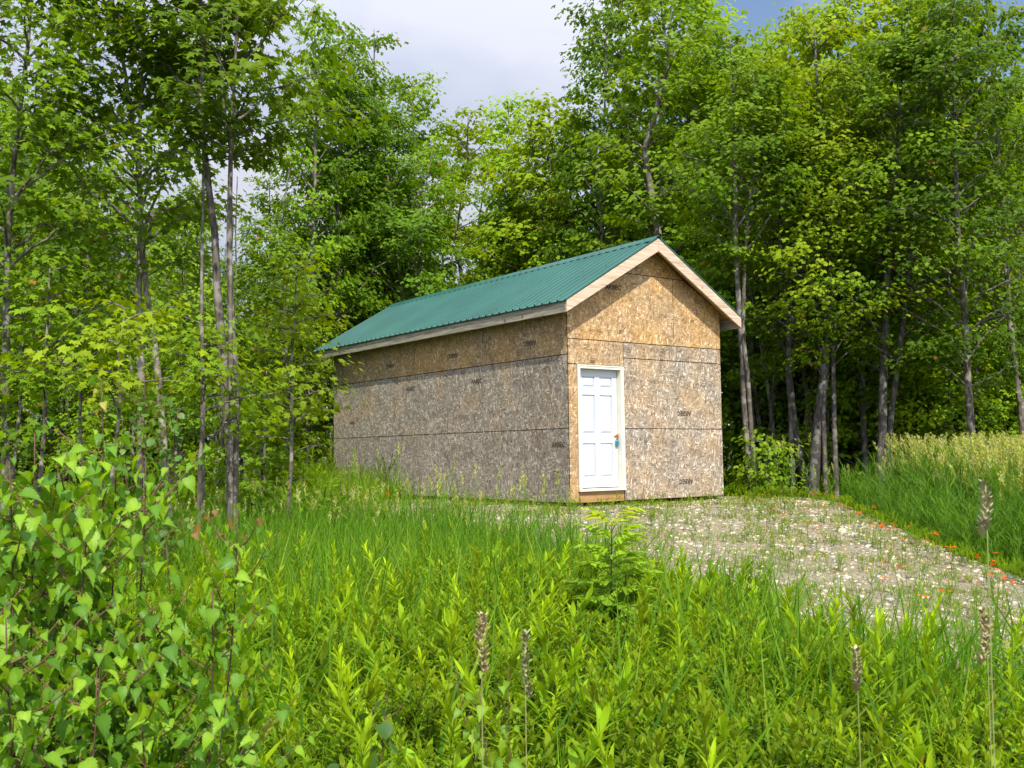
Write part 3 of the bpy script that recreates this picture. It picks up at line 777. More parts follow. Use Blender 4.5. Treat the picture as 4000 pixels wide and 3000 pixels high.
# background tree kinds, each built once and copied
KINDS = []
for i, (H, cb, rm, tone, nb, shp) in enumerate((
        (11.5, 2.0, 1.8, 'mid', 64, .55), (12.0, 2.6, 1.55, 'dark', 60, .5), (11.0, 2.0, 1.6, 'light', 60, .6), (10.5, 2.0, 1.8, 'yellow', 60, .5),
        (12.5, 3.0, 1.7, 'mid', 62, .5), (10.0, 1.6, 1.5, 'mid', 58, .65), (12.0, 2.4, 2.0, 'dark', 70, .45), (9.0, 1.2, 1.5, 'yellow', 56, .6))):
    stems = [straight(H, (.4*math.cos(i), .4*math.sin(i)), .18, i)]
    r0 = [.085 + .008*i % 3*.01 + .01*(i % 3)]
    if i % 3 == 0: stems.append(straight(H*.9, (1.1*math.cos(i + 2), 1.1*math.sin(i + 2)), .15, i + 20)); r0.append(.065)
    KINDS.append(tree_meshes('kind', 100 + i, stems, r0, cb, rm, int(nb*.9), 9, .13, MAPLE_FAR, GREENS[tone], False, nsub=6, spread=.15, shape=shp))
SAPS = []
for i, (H, rm, tone) in enumerate(((3.6, 1.0, 'light'), (4.6, 1.2, 'yellow'), (2.6, .9, 'mid'), (5.2, 1.1, 'mid'))):
    SAPS.append(tree_meshes('sapling', 200 + i, [straight(H, (.3, .1*i), .08, 50 + i)], [.028], .35 + .12*i, rm, 30, 9, .105, MAPLE_FAR, GREENS[tone], True, nsub=5, spread=.17, shape=.7, rise=(.15, .6)))

def gl(R, F):
    x, y = W(R, F); return (float(x), float(y), float(ground_z(x, y)) - .05)
def px_R(px, F): return (px - 2000)/FPX*F - .0*F

def height_scale(py, F, x, H):
    """real height that reaches image row py at distance F"""
    ztop = CAM[2] + F*((1500 - py)/FPX + PITCH); return ztop

GB = 'maples of the forest behind the shed'
def fill(px, F, top, kind, rz=None, label=None, w=1.0, bark=None, name='maple_tree', group=GB):
    R_ = (px - 2000)/FPX*F; loc = gl(R_, F); zt = height_scale(top, F, px, 0)
    Hs = (10.9, 11.4, 10.6, 10.0, 12.0, 9.6, 11.6, 8.7)[kind]
    s = (zt - loc[2])/Hs
    return put_tree(name, KINDS[kind], loc, (px*1.7) % 6.28 if rz is None else rz, s*w, label, 'tree', group, bark, sz=s)

LABB = 'slender leafy maple standing among the crowded forest trees behind the shed'
# (image column, distance, image row of the top, kind, label, width)
SPEC = [
    (1300, 27, 150, 1, 'narrow dark maple leaning on the left flank of the tall rounded crown', .9),
    (1600, 32, 330, 0, 'shoulder-high green maple filling the right flank of the rounded crown', 1.0),
    (1215, 26, 100, 5, 'thin airy maple with a wispy top beside the large rounded dark maple', .7),
    (1800, 35, 500, 3, 'yellow green maple whose top is the lowest point of the sky gap', 1.1),
    (1960, 32, 430, 2, 'light green maple under the middle of the sky gap above the shed roof', .9),
    (2090, 30, 420, 7, 'small bright maple at the right foot of the sky gap', 1.1),
    (2330, 28, 120, 1, 'dark narrow maple with a stepped outline on the right side of the sky gap', .85),
    (2470, 30, -160, 6, 'very tall dark maple rising out of the photo right of the sky gap', .9),
    (2600, 24.5, -90, 2, 'tall pale green maple with drooping leaves straight above the shed ridge', 1.15),
    (2800, 26, -40, 2, 'pale green maple with drooping leaves right of the shed ridge', 1.0),
    (2960, 25, 190, 0, 'mid green maple with a notched top over the right eave', .9),
    (3060, 27, 120, 3, 'yellow green maple with a single spire top over the right eave', .7),
    (3190, 24, 60, 3, 'tall yellow green maple with twin spire tops', .85),
    (3330, 25, 70, 7, 'bright twin-topped maple left of the tallest right-hand crown', .9),
    (3480, 25, 60, 3, 'yellow green maple between the twin spires and the tallest crown on the right', 1.0),
    (3700, 25, 0, 6, 'broad dark-hearted maple at the right with a dense crown', .9),
    (3990, 22, -120, 1, 'blue green maple cut by the right edge of the photo', .8),
    (3860, 28, 420, 0, 'shorter maple under the blue sky patch near the right edge', .9),
]
def broad(px, F, top, seed, label, rm, cb, tone, nb=120, n=5, fan=1.3, leaf=.12):
    loc = gl((px - 2000)/FPX*F, F); H = height_scale(top, F, px, 0) - loc[2]; r = random.Random(seed); st = []
    for i in range(n):
        a = i*6.283/n + r.uniform(-.3, .3); k = fan*r.uniform(.6, 1.1) if i else .1; h = H*(1 - .16*(i > 0)*r.uniform(.5, 1.4))
        st.append(np.array([[0, 0, 0], [math.cos(a)*.12, math.sin(a)*.12, H*.12], [math.cos(a)*k*.45, math.sin(a)*k*.45, h*.45], [math.cos(a)*k*.8, math.sin(a)*k*.8, h*.75], [math.cos(a)*k, math.sin(a)*k, h]]))
    m = tree_meshes('broad_maple', seed, st, [.12] + [.085]*(n - 1), cb, rm, nb, 9, leaf, MAPLE_FAR, GREENS[tone], False, nsub=6, spread=.15, shape=.42, rise=(.5, 1.4))
    return put_tree('maple_tree', m, loc, 0, 1, label, 'tree', None, M_barkdark)
broad(1450, 29, 60, 301, 'large dense dark green maple with a rounded top, left of the open sky', 1.75, 2.6, 'dark', 150)
broad(3640, 24.5, -60, 302, 'broad yellow green maple with the tallest crown on the right side', 1.8, 2.6, 'yellow', 140)
for px, F, top, kd, lab, w in SPEC: fill(px, F, top, kd, label=lab, w=w)
rg = random.Random(7)
# the forest body: rows further back, tops kept below the skyline of the photo
SKY_X = [-600, 0, 400, 900, 1150, 1250, 1400, 1600, 1720, 1880, 2080, 2200, 2280, 2600, 2950, 3100, 3400, 3900, 4100, 4700]
SKY_Y = [150, 250, 520, 780, 720, 480, 360, 470, 640, 680, 680, 560, 380, 180, 300, 290, 200, 380, 150, 100]
count = 0
for row, (F0, n, dy) in enumerate(((26.5, 15, 60), (30.5, 17, 150), (35, 17, 260), (40, 17, 420), (46, 18, 600))):
    for i in range(n):
        px = -500 + 5000*(i + .5)/n + rg.uniform(-110, 110); F = F0 + rg.uniform(-1.6, 1.6)
        if F < 28.5 and 1050 < px < 2950: F += 3.4
        if F < 26 and 2400 < px < 3100: F += 3
        top = np.interp(px, SKY_X, SKY_Y) + dy + rg.uniform(-60, 90)
        left = px < 1150
        fill(px, F, top, rg.choice((0, 1, 2, 4, 5, 6) if left else (0, 1, 3, 4, 5, 6, 7)), rg.uniform(0, 6.28), LABB, rg.uniform(.85, 1.1), M_barkdark)

# ---- hand-placed trees whose stems read in the photo
def px_stem(pts, F, H, base=None, drift=.25, seed=0):
    """a stem followed through the photo on the upright plane at distance F, carried on to height H"""
    P = [at_depth(x, y, F) for x, y in pts]
    x, y = P[0][0], P[0][1]
    P = np.array(P); g0 = float(ground_z(x, y)) - .05
    if P[0][2] > g0 + .02: P = np.vstack([[P[0][0] + (P[0][0] - P[1][0])*.1, P[0][1] + (P[0][1] - P[1][1])*.1, g0], P])
    if P[-1][2] < g0 + H:
        d = (P[-1] - P[-2]); d = d/np.linalg.norm(d); d[:2] *= .6; d = d/d[2]
        P = np.vstack([P, P[-1] + d*(g0 + H - P[-1][2])])
    k = np.linspace(0, 1, len(P)); r = np.random.default_rng(seed)
    P[:, 0] += HF[0]*drift*np.sin(k*4 + seed)*k; P[:, 1] += HF[1]*drift*np.sin(k*4 + seed)*k
    return P

def stem_tree(name, stems_px, F, H, r0, cb, rmax, label, tone='mid', bark=None, nb=46, per=9, leaf=.105, tmpl=MAPLE, seed=1, group=None, cat='tree', **kw):
    st = [px_stem(p, F, H*(1 - .08*i), seed=seed + i) for i, p in enumerate(stems_px)]
    b0 = st[0][0].copy(); st = [s - b0 for s in st]
    m = tree_meshes(name, seed, st, r0, cb, rmax, nb, per, leaf, tmpl, tuple(tuple(v*(.62, .78, .95)[i] for v in c) for i, c in enumerate(GREENS[tone])), True, **kw)
    return put_tree('maple_tree' if name is None else name, m, tuple(b0), 0, 1, label, cat, group, bark)

stem_tree('maple_tree', [[(27, 1850), (27, 1200), (30, 960), (48, 651), (66, 422), (84, 181), (90, 0)]], 12.5, 8.6, [.055], 3.3, 1.5,
          'grey maple trunk at the left edge of the photo, with leaves only high up', 'mid', M_bark, 40, 9, seed=11, rise=(.3, .9))
stem_tree('maple_tree', [[(551, 1860), (548, 1500), (536, 1171), (539, 960), (539, 783), (524, 603), (506, 482), (482, 301), (440, 60)],
                         [(660, 2030), (627, 1653), (609, 1472), (588, 1292), (566, 1141), (554, 960), (548, 600), (560, 300), (575, 60)]], 13.5, 9.0, [.056, .05], 3.8, 1.6,
          'pale two-stemmed maple whose stems cross low down, left of the dark double trunk', 'mid', M_barkpale, 56, 9, seed=12, rise=(.35, 1.0))
stem_tree('maple_tree', [[(903, 1960), (900, 1750), (874, 1563), (862, 1382), (844, 1141), (835, 900), (808, 693), (790, 512), (783, 386), (801, 181), (796, 0)],
                         [(908, 1955), (913, 1683), (916, 1503), (904, 1262), (901, 1050), (904, 874), (910, 603), (922, 422), (928, 301), (945, 60)],
                         [(906, 860), (905, 603), (884, 440), (862, 241), (874, 0)],
                         [(800, 640), (786, 360), (771, 180), (745, 0)],
                         ], 13.0, 8.3, [.076, .060, .03, .026], 5.2, 1.35,
          'tall dark maple with two trunks side by side, well left of the shed', 'mid', M_bark, 32, 9, seed=13, rise=(.35, 1.0), leaf=.125)
stem_tree('maple_tree', [[(2934, 1925), (2918, 1723), (2906, 1533), (2902, 1406), (2890, 1280), (2870, 1000), (2860, 700)],
                         [(2940, 1760), (2931, 1660), (2918, 1470), (2899, 1311), (2905, 1000), (2930, 700)]], 20.5, 9.5, [.075, .052], 4.6, 1.4,
          'slim maple forking low down, right beside the right wall of the shed', 'mid', M_bark, 48, 9, leaf=.11, tmpl=MAPLE_FAR, seed=14)
stem_tree('maple_tree', [[(3145, 1880), (3105, 1691), (3080, 1470), (3073, 1280), (3054, 1121), (3042, 963), (3010, 640)],
                         [(3085, 1500), (3090, 1250), (3075, 1020), (3100, 700)]], 21.5, 10.0, [.095, .055], 2.6, 1.7,
          'dark leaning maple left of the thickest trunk on the right', 'mid', M_barkdark, 56, 9, leaf=.115, tmpl=MAPLE_FAR, seed=15)
stem_tree('maple_tree', [[(3175, 1920), (3194, 1660), (3213, 1470), (3219, 1280), (3238, 1090), (3244, 932), (3230, 640), (3215, 420)],
                         [(3200, 1260), (3150, 1110), (3120, 1000), (3090, 800)], [(3240, 1000), (3290, 800), (3330, 560), (3345, 400)]], 21.0, 10.4, [.135, .05, .055], 2.8, 2.0,
          'thickest dark trunk on the right, blotched with pale lichen, branching high up', 'yellow', M_barkdark, 70, 9, leaf=.115, tmpl=MAPLE_FAR, seed=16)
stem_tree('maple_tree', [[(3378, 1820), (3365, 1533), (3364, 1311), (3360, 1000), (3370, 700)]], 22.5, 10.2, [.068], 2.2, 1.6,
          'slim mottled trunk between the thickest trunk and the dark pair on the right', 'dark', M_barkdark, 50, 9, leaf=.115, tmpl=MAPLE_FAR, seed=17)
stem_tree('maple_tree', [[(3440, 1830), (3447, 1723), (3453, 1533), (3466, 1280), (3480, 1000), (3510, 666), (3520, 400)],
                         [(3474, 1830), (3478, 1691), (3516, 1406), (3545, 1150), (3560, 900)]], 20.5, 10.6, [.10, .07], 2.5, 1.9,
          'dark two-stemmed maple rising behind the left end of the reed grass', 'mid', M_barkdark, 66, 9, leaf=.115, tmpl=MAPLE_FAR, seed=18)
stem_tree('maple_tree', [[(3800, 1780), (3797, 1687), (3787, 1495), (3777, 1263), (3764, 1097), (3744, 865), (3731, 666), (3720, 400)]], 20.0, 10.4, [.085], 2.2, 2.0,
          'single straight maple trunk rising behind the middle of the tall reed grass', 'dark', M_bark, 64, 9, leaf=.115, tmpl=MAPLE_FAR, seed=19)
# young maples at the wood's edge on the left
def young(px, F, top, label, tone, seed, rm=1.1, cb=.5, group=None, leaf=.105, per=10, nb=32, tm=MAPLE, low=.35):
    R_ = (px - 2000)/FPX*F; loc = gl(R_, F); H = height_scale(top, F, px, 0) - loc[2]
    m = tree_meshes('young_maple', seed, [straight(H, (.15, .1), .06, seed)], [.028], cb, rm, nb, per, leaf, tm, tuple(tuple(v*(.6, .8, .98)[i] for v in c) for i, c in enumerate(GREENS[tone])), True, nsub=5, spread=.16, shape=.75, rise=(.1, .6), low=low)
    return put_tree('young_maple', m, loc, 0, 1, label, 'tree', group, M_bark)
young(1125, 14.5, 1000, 'slender bright green young maple standing alone left of the shed eave', 'yellow', 31, .85, 1.5, nb=20, per=7)
young(760, 12.2, 1240, 'young maple spreading bright branches across the dark double trunk', 'light', 32, 1.0, 1.7, nb=10, per=8, low=.8)
young(430, 11.5, 1180, 'low young maple with a flat arching spray of yellow green leaves', 'yellow', 33, 1.25, 1.9, nb=9, per=9, low=.9)
young(1215, 25.5, 1130, 'young maple behind the far left corner of the shed roof', 'yellow', 34, 1.1, 1.5, tm=MAPLE_FAR)
young(130, 11.8, 1000, 'young maple thicket growing against the trunk at the left edge', 'mid', 35, .9, 1.5, nb=12)
young(1010, 15.5, 1560, 'small young maple low behind the dark double trunk', 'mid', 36, .8, .3, nb=20)
young(2985, 20.2, 1730, 'low leafy maple bush at the right foot of the shed', 'light', 37, .35, .05, nb=10, tm=MAPLE_FAR)
young(300, 17, 620, 'leafy maple filling the space between the left trunks', 'mid', 38, 1.5, 2.4, nb=36, tm=MAPLE_FAR, leaf=.115)
young(1030, 22, 860, 'leafy maple behind the lone young maple left of the shed', 'mid', 39, 1.4, 2.6, nb=36, tm=MAPLE_FAR, leaf=.115)
young(690, 21.0, 760, 'leafy maple filling the gap behind the crossing pale stems', 'light', 40, 1.5, 2.6, nb=38, tm=MAPLE_FAR, leaf=.115)
young(60, 18.0, 520, 'dark leafy maple high up behind the trunk at the left edge', 'dark', 41, 1.7, 3.0, nb=46, tm=MAPLE_FAR, leaf=.115)
GS = 'young trees filling the floor of the forest'
rg = random.Random(19)
for i in range(84):
    if i < 24:
        px = rg.uniform(-300, 1200); F = rg.uniform(21, 32) if px < 850 else rg.uniform(25, 33)
    else: px = rg.uniform(2880, 4250); F = rg.uniform(21.8, 31)
    k = rg.choice((0, 1, 2, 3))
    if 2800 < px < 3150 and F < 25: F += 3
    R_ = (px - 2000)/FPX*F
    put_tree('young_maple', SAPS[k], gl(R_, F), rg.uniform(0, 6.28), rg.uniform(.8, 1.35), 'low leafy young maple in the shade between the forest trunks', 'tree', GS, M_barkdark)

# thin poles deep in the wood
GP = 'thin bare trunks in the shade of the forest'
POLES = []
for i in range(4):
    s = straight(8.5, (.5*math.cos(i*2), .5*math.sin(i*2)), .12, 70 + i); ss = interp_path(s, 18)
    gg = Geo(); k = np.linspace(0, 1, 18); V, T = tube(ss, .055*(1 - k*.7), 7); gg.add(V, T, (1, 1, 1))
    rr = np.random.default_rng(i)
    for q in range(9):
        j = rr.integers(5, 17); az = rr.uniform(0, 6.28); ln = rr.uniform(.3, .9)
        pts = ss[j] + np.linspace(0, 1, 4)[:, None]*np.array([math.cos(az), math.sin(az), rr.uniform(-.1, .8)])*ln
        V, T = tube(pts, [.012, .009, .006, .003], 4); gg.add(V, T, (1, 1, 1))
    V, T, C = gg.arrays(); POLES.append(tri_mesh('pole', V, T, smooth=True))
for i in range(60):
    if i < 20: px = rg.uniform(-100, 1150); F = rg.uniform(24, 34)
    else: px = rg.uniform(2880, 4150); F = rg.uniform(22, 34)
    R_ = (px - 2000)/FPX*F; me = POLES[i % 4]
    o = link('tree_trunk', me, M_barkdark, None, gl(R_, F)); o.rotation_euler = (rg.uniform(-.06, .06), rg.uniform(-.06, .06), rg.uniform(0, 6.28)); s = rg.uniform(.7, 1.2); o.scale = (s, s, 1)
    tag(o, 'thin bare dark trunk deep in the shade of the forest', 'tree trunk', GP)

# far wood: one mass of leaves closing the view between the trunks
rng = np.random.default_rng(5)
geo = Geo()
K = 18000
R_ = rng.uniform(-46, 46, K); F_ = 50 + rng.uniform(0, 9, K)
x, y = W(R_, F_); h = rng.random(K)**.8*(5.2 + 1.8*wav(R_, F_, .5)); z = ground_z(x, y) + h
P = np.stack([x, y, z], 1)
d = rng.normal(0, 1, (K, 3)); d[:, 2] = -abs(d[:, 2])*.6; n = rng.normal(0, .5, (K, 3)) + [0, 0, 1]
c = np.array(GREENS['mid'][0])*1.0 + rng.random((K, 1))*(np.array(GREENS['mid'][2]) - GREENS['mid'][0])
geo.add(*place(MAPLE_FAR, P, d, n, rng.uniform(.3, .55, K), c))
o = link('far_wood', geo.mesh('far_wood'), M_leaf); tag(o, 'dense far wood seen as one green mass between the trunks', 'wood', kind='stuff')

# ------------------------------------------------------------------ grasses and plants
def blades(pos, h, w, az, bend, col, seg=4, rng=None, curve=1.6):
    k = len(pos); t = np.linspace(0, 1, seg + 1)
    dx = np.cos(az); dy = np.sin(az)
    hor = (bend*h)[:, None]*t[None]**curve*1.0
    ver = h[:, None]*(t[None] - .32*(bend[:, None]**2)*t[None]**2.6)
    C_ = pos[:, None, :] + np.stack([hor*dx[:, None], hor*dy[:, None], ver], -1)
    wd = w[:, None]*np.array([.55, 1, .85, .5, .02] if seg == 4 else np.interp(t, [0, .25, .6, 1], [.6, 1, .75, .02]))[None]
    tw = az + math.pi/2 + rng.normal(0, .5, k)
    sx = np.cos(tw)[:, None]*wd; sy = np.sin(tw)[:, None]*wd
    S_ = np.stack([sx, sy, 0*sx], -1)
    V = np.stack([C_ - S_*.5, C_ + S_*.5], 2).reshape(k, -1, 3)
    T = []
    for i in range(seg): a = 2*i; T += [(a, a+1, a+3), (a, a+3, a+2)]
    T = np.array(T)
    TT = (T[None] + (np.arange(k)*V.shape[1])[:, None, None]).reshape(-1, 3)
    shade = np.repeat(col, V.shape[1], axis=0)
    return V.reshape(-1, 3), TT, shade

def ground_pts(R_, F_, dz=0.0):
    x, y = W(R_, F_); return np.stack([x, y, ground_z(x, y) + dz], 1)

def keep(n, rng, Rr, Fr, cond):
    out = []; tot = 0
    while tot < n:
        R_ = rng.uniform(*Rr, n); F_ = rng.uniform(*Fr, n); m = cond(R_, F_); out.append(np.stack([R_[m], F_[m]], 1)); tot += m.sum()
        if m.sum() == 0: break
    return np.concatenate(out)[:n]

def off_gravel(R_, F_, margin=.0):
    x, y = W(R_, F_); return (gravel_mask(x, y) < -margin) & (shed_dist(x, y) > .05)

def in_view(R_, F_, m=.09): return np.abs(R_) < F_*(.51 + m) + .3

rng = np.random.default_rng(21)
# 1 tall meadow grass between the photographer and the shed
def grass_col(n, rng, a=(.065, .155, .008), b=(.185, .31, .009), c=(.16, .25, .05)):
    t = rng.random((n, 1)); col = np.array(a) + (np.array(b) - np.array(a))*t
    m = rng.random(n) < .06; col[m] = c
    return col
geo = Geo()
def patchy(R_, F_, rng, s=.8, k=0., lo=.3):
    return rng.random(len(R_)) < lo + (1 - lo)*(.5 + .5*wav(R_, F_, s, k))
p = keep(44000, rng, (-9, 6), (6.5, 17), lambda R_, F_: off_gravel(R_, F_, .12) & in_view(R_, F_) & patchy(R_, F_, rng) & (R_ < left_edge(F_) + .2))
P = ground_pts(p[:, 0], p[:, 1]); n = len(P)
hh = rng.uniform(.35, .95, n)*(.85 + .25*wav(p[:, 0], p[:, 1], .9, 2))
edge = np.clip((left_edge(p[:, 1]) - p[:, 0])/1.2, .35, 1); hh *= edge
geo.add(*blades(P, hh, rng.uniform(.007, .018, n), rng.normal(.6, 1.4, n), rng.uniform(.08, .8, n), grass_col(n, rng), 4, rng))
# low grass under everything nearer and farther
p = keep(34000, rng, (-6, 6), (2.2, 7.5), lambda R_, F_: off_gravel(R_, F_, .05) & in_view(R_, F_) & patchy(R_, F_, rng, .9, 1, .4))
P = ground_pts(p[:, 0], p[:, 1]); n = len(P)
geo.add(*blades(P, rng.uniform(.22, .62, n), rng.uniform(.004, .009, n), rng.uniform(0, 6.28, n), rng.uniform(.1, .8, n), grass_col(n, rng, (.075, .17, .010), (.18, .32, .012)), 4, rng))
p = keep(30000, rng, (-16, 3), (14, 30), lambda R_, F_: off_gravel(R_, F_, .05) & in_view(R_, F_) & (F_ < 24 + 3*rng.random(len(R_))))
P = ground_pts(p[:, 0], p[:, 1]); n = len(P)
geo.add(*blades(P, rng.uniform(.3, .85, n), rng.uniform(.008, .016, n), rng.uniform(0, 6.28, n), rng.uniform(.1, .7, n), grass_col(n, rng, (.10, .20, .010), (.21, .34, .016)), 3, rng))
o = link('meadow_grass', geo.mesh('meadow_grass'), M_grass); tag(o, 'tall green meadow grass growing between the photographer and the shed', 'grass', kind='stuff')

# bolder tall blades standing above the rest (also fringing the gravel at lower right)
geo = Geo()
p = keep(5200, rng, (-6, 4.6), (3.2, 15), lambda R_, F_: off_gravel(R_, F_, -.05) & in_view(R_, F_, 0) & patchy(R_, F_, rng, 1.3, 3, .15) & (R_ < left_edge(F_) + .4))
q = keep(1300, rng, (.9, 3.6), (4.1, 6.4), lambda R_, F_: in_view(R_, F_, 0) & patchy(R_, F_, rng, 3.1, 1, .02))
q2 = keep(6500, rng, (-6.5, 1.0), (8.5, 15.4), lambda R_, F_: off_gravel(R_, F_, .0) & in_view(R_, F_, 0) & patchy(R_, F_, rng, 1.7, 4, .05))
p = np.vstack([p, q, q2])
P = ground_pts(p[:, 0], p[:, 1]); n = len(P)
geo.add(*blades(P, rng.uniform(.45, 1.12, n), rng.uniform(.010, .021, n), rng.normal(.4, 1.8, n), rng.uniform(.1, .85, n), grass_col(n, rng, (.045, .125, .010), (.12, .25, .010), (.20, .29, .03)), 5, rng))
o = link('reed_blades', geo.mesh('reed_blades'), M_grass); tag(o, 'broad dark green reed blades standing above the meadow', 'reed', kind='stuff')

# dry stems left from last year
geo = Geo()
p = keep(420, rng, (-5, 4), (3, 13), lambda R_, F_: off_gravel(R_, F_, 0) & in_view(R_, F_))
P = ground_pts(p[:, 0], p[:, 1]); n = len(P)
geo.add(*blades(P, rng.uniform(.4, .8, n), rng.uniform(.003, .005, n), rng.uniform(0, 6.28, n), rng.uniform(.0, 1.3, n), np.array((.30, .24, .13))*rng.uniform(.6, 1.2, (n, 1)), 3, rng, 1.0))
q = keep(1500, rng, (-1.5, 3.4), (2.6, 5.6), lambda R_, F_: off_gravel(R_, F_, 0) & in_view(R_, F_) & patchy(R_, F_, rng, 2.4, 7, .05))
P = ground_pts(q[:, 0], q[:, 1]); m = len(P)
geo2 = Geo(); geo2.add(*blades(P, rng.uniform(.45, .85, m), rng.uniform(.008, .016, m), rng.uniform(0, 6.28, m), rng.uniform(.1, .8, m), grass_col(m, rng, (.09, .20, .012), (.19, .35, .016)), 5, rng))
o = link('dry_stems', geo.mesh('dry_stems'), M_grass); tag(o, 'thin dry tan stems leaning among the green meadow plants', 'dry stems', kind='stuff')
o = link('broad_grass', geo2.mesh('broad_grass'), M_grass); tag(o, 'broad bright grass blades close to the photographer', 'grass', kind='stuff')

# plant templates
def forb(seed, H=.65, nl=34, ll=.085, tmpl=LANCE, col=(.12, .25, .014), tip=None, stem=(.11, .10, .03), branches=0, elev=.5):
    r = np.random.default_rng(seed); gg = Geo()
    axes = [(np.array([[0, 0, 0], [r.normal(0, .02), r.normal(0, .02), H*.5], [r.normal(0, .05), r.normal(0, .05), H]]), 1.0, nl)]
    for b_ in range(branches):
        a = b_*2.4 + r.uniform(0, 1); z0 = H*r.uniform(.25, .7); ln = H*r.uniform(.25, .45)
        s0 = np.array([0, 0, z0]); axes.append((np.array([s0, s0 + [math.cos(a)*ln*.5, math.sin(a)*ln*.5, ln*.5], s0 + [math.cos(a)*ln*.75, math.sin(a)*ln*.75, ln]]), .8, int(nl*.55)))
    for ax, s_, m in axes:
        ax = interp_path(ax, 6); V, T = tube(ax, np.linspace(.0035, .0012, 6), 3); gg.add(V, T, stem)
        t = np.linspace(.12 if s_ == 1 else .2, 1, m); az = np.arange(m)*2.399 + r.uniform(0, 6)
        pos = np.stack([np.interp(t, np.linspace(0, 1, 6), ax[:, k]) for k in range(3)], 1)
        el = elev + .9*t**4 + r.normal(0, .15, m)
        d = np.stack([np.cos(az)*np.cos(el), np.sin(az)*np.cos(el), np.sin(el)], 1); n_ = np.stack([-np.cos(az)*np.sin(el), -np.sin(az)*np.sin(el), np.cos(el)], 1)
        sz = ll*(.55 + .6*np.sin(t*2.6))*r.uniform(.8, 1.2, m)*s_
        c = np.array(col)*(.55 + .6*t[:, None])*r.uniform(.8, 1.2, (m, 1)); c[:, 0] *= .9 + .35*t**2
        if tip is not None:
            mm = t > .955; c[mm] = tip
        gg.add(*place(tmpl, pos, d, n_, sz, c))
    return gg.arrays()

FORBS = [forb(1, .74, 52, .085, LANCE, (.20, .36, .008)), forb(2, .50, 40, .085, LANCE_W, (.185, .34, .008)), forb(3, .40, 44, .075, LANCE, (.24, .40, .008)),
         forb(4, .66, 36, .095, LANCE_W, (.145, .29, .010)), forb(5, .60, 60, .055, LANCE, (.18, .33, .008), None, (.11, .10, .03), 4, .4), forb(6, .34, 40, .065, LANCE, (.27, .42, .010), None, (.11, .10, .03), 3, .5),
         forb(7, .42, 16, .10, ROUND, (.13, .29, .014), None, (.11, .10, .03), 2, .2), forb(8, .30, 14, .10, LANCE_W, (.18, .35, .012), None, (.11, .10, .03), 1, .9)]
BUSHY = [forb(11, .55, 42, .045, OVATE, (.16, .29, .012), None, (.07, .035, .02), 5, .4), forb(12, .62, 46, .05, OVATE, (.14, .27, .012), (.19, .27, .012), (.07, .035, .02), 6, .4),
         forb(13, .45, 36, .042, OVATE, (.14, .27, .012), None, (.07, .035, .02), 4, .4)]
FERNS = []
for s in (21, 22):
    r = np.random.default_rng(s); gg = Geo()
    for k in range(6):
        a = k*1.05 + r.uniform(-.3, .3); ln = r.uniform(.35, .5)
        t = np.linspace(0, 1, 7); ax = np.stack([np.cos(a)*ln*.7*t, np.sin(a)*ln*.7*t, ln*(t - .35*t*t)], 1)
        V, T = tube(ax, np.linspace(.003, .001, 7), 3); gg.add(V, T, (.12, .16, .03))
        for sd in (-1, 1):
            tt = np.linspace(.3, .97, 8); pos = np.stack([np.interp(tt, t, ax[:, q]) for q in range(3)], 1)
            dd = np.tile([math.cos(a + sd*1.15), math.sin(a + sd*1.15), .1], (8, 1)); nn = np.tile([-.3*math.cos(a), -.3*math.sin(a), 1], (8, 1))
            gg.add(*place(LANCE_W, pos, dd, nn, ln*.36*np.sin(np.clip((1.12 - tt)*1.6, 0, 1.5)), np.array((.19, .36, .012))*r.uniform(.85, 1.15, (8, 1))))
    FERNS.append(gg.arrays())

def carpet(name, tmpls, p, sc, label, cat, tint_lo=.75, tint_hi=1.25, rng=rng, mat=None, lean=.12, kind='stuff'):
    P = ground_pts(p[:, 0], p[:, 1]); n = len(P); geo = Geo()
    tn = rng.uniform(tint_lo, tint_hi, (n, 1))*np.array([[1, 1, 1]]) * (1 + .14*wav(p[:, 0], p[:, 1], 1.7, 4)[:, None]*np.array([[1, .6, 0]]))
    scatter(geo, tmpls, P, rng.uniform(0, 6.28, n), rng.uniform(*sc, n), rng.normal(0, lean, (n, 2)), tn, rng)
    o = link(name, geo.mesh(name), mat or M_grass); return tag(o, label, cat, kind=kind)

nf = lambda R_, F_: off_gravel(R_, F_, -.02) & in_view(R_, F_, .05)
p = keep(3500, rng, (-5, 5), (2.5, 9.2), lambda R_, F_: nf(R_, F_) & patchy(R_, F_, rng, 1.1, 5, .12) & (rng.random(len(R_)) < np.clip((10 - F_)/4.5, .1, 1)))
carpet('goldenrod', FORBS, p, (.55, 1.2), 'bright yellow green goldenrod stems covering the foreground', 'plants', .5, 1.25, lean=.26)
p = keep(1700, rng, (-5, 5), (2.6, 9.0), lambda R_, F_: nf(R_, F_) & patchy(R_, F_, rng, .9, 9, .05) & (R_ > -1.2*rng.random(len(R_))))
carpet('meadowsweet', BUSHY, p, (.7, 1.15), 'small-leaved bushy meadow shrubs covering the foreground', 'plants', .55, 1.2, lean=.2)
p = keep(420, rng, (-4.5, 4.5), (2.6, 7.5), nf)
carpet('ferns', FERNS, p, (.6, 1.1), 'light green fern fronds low in the foreground', 'ferns', .85, 1.2)
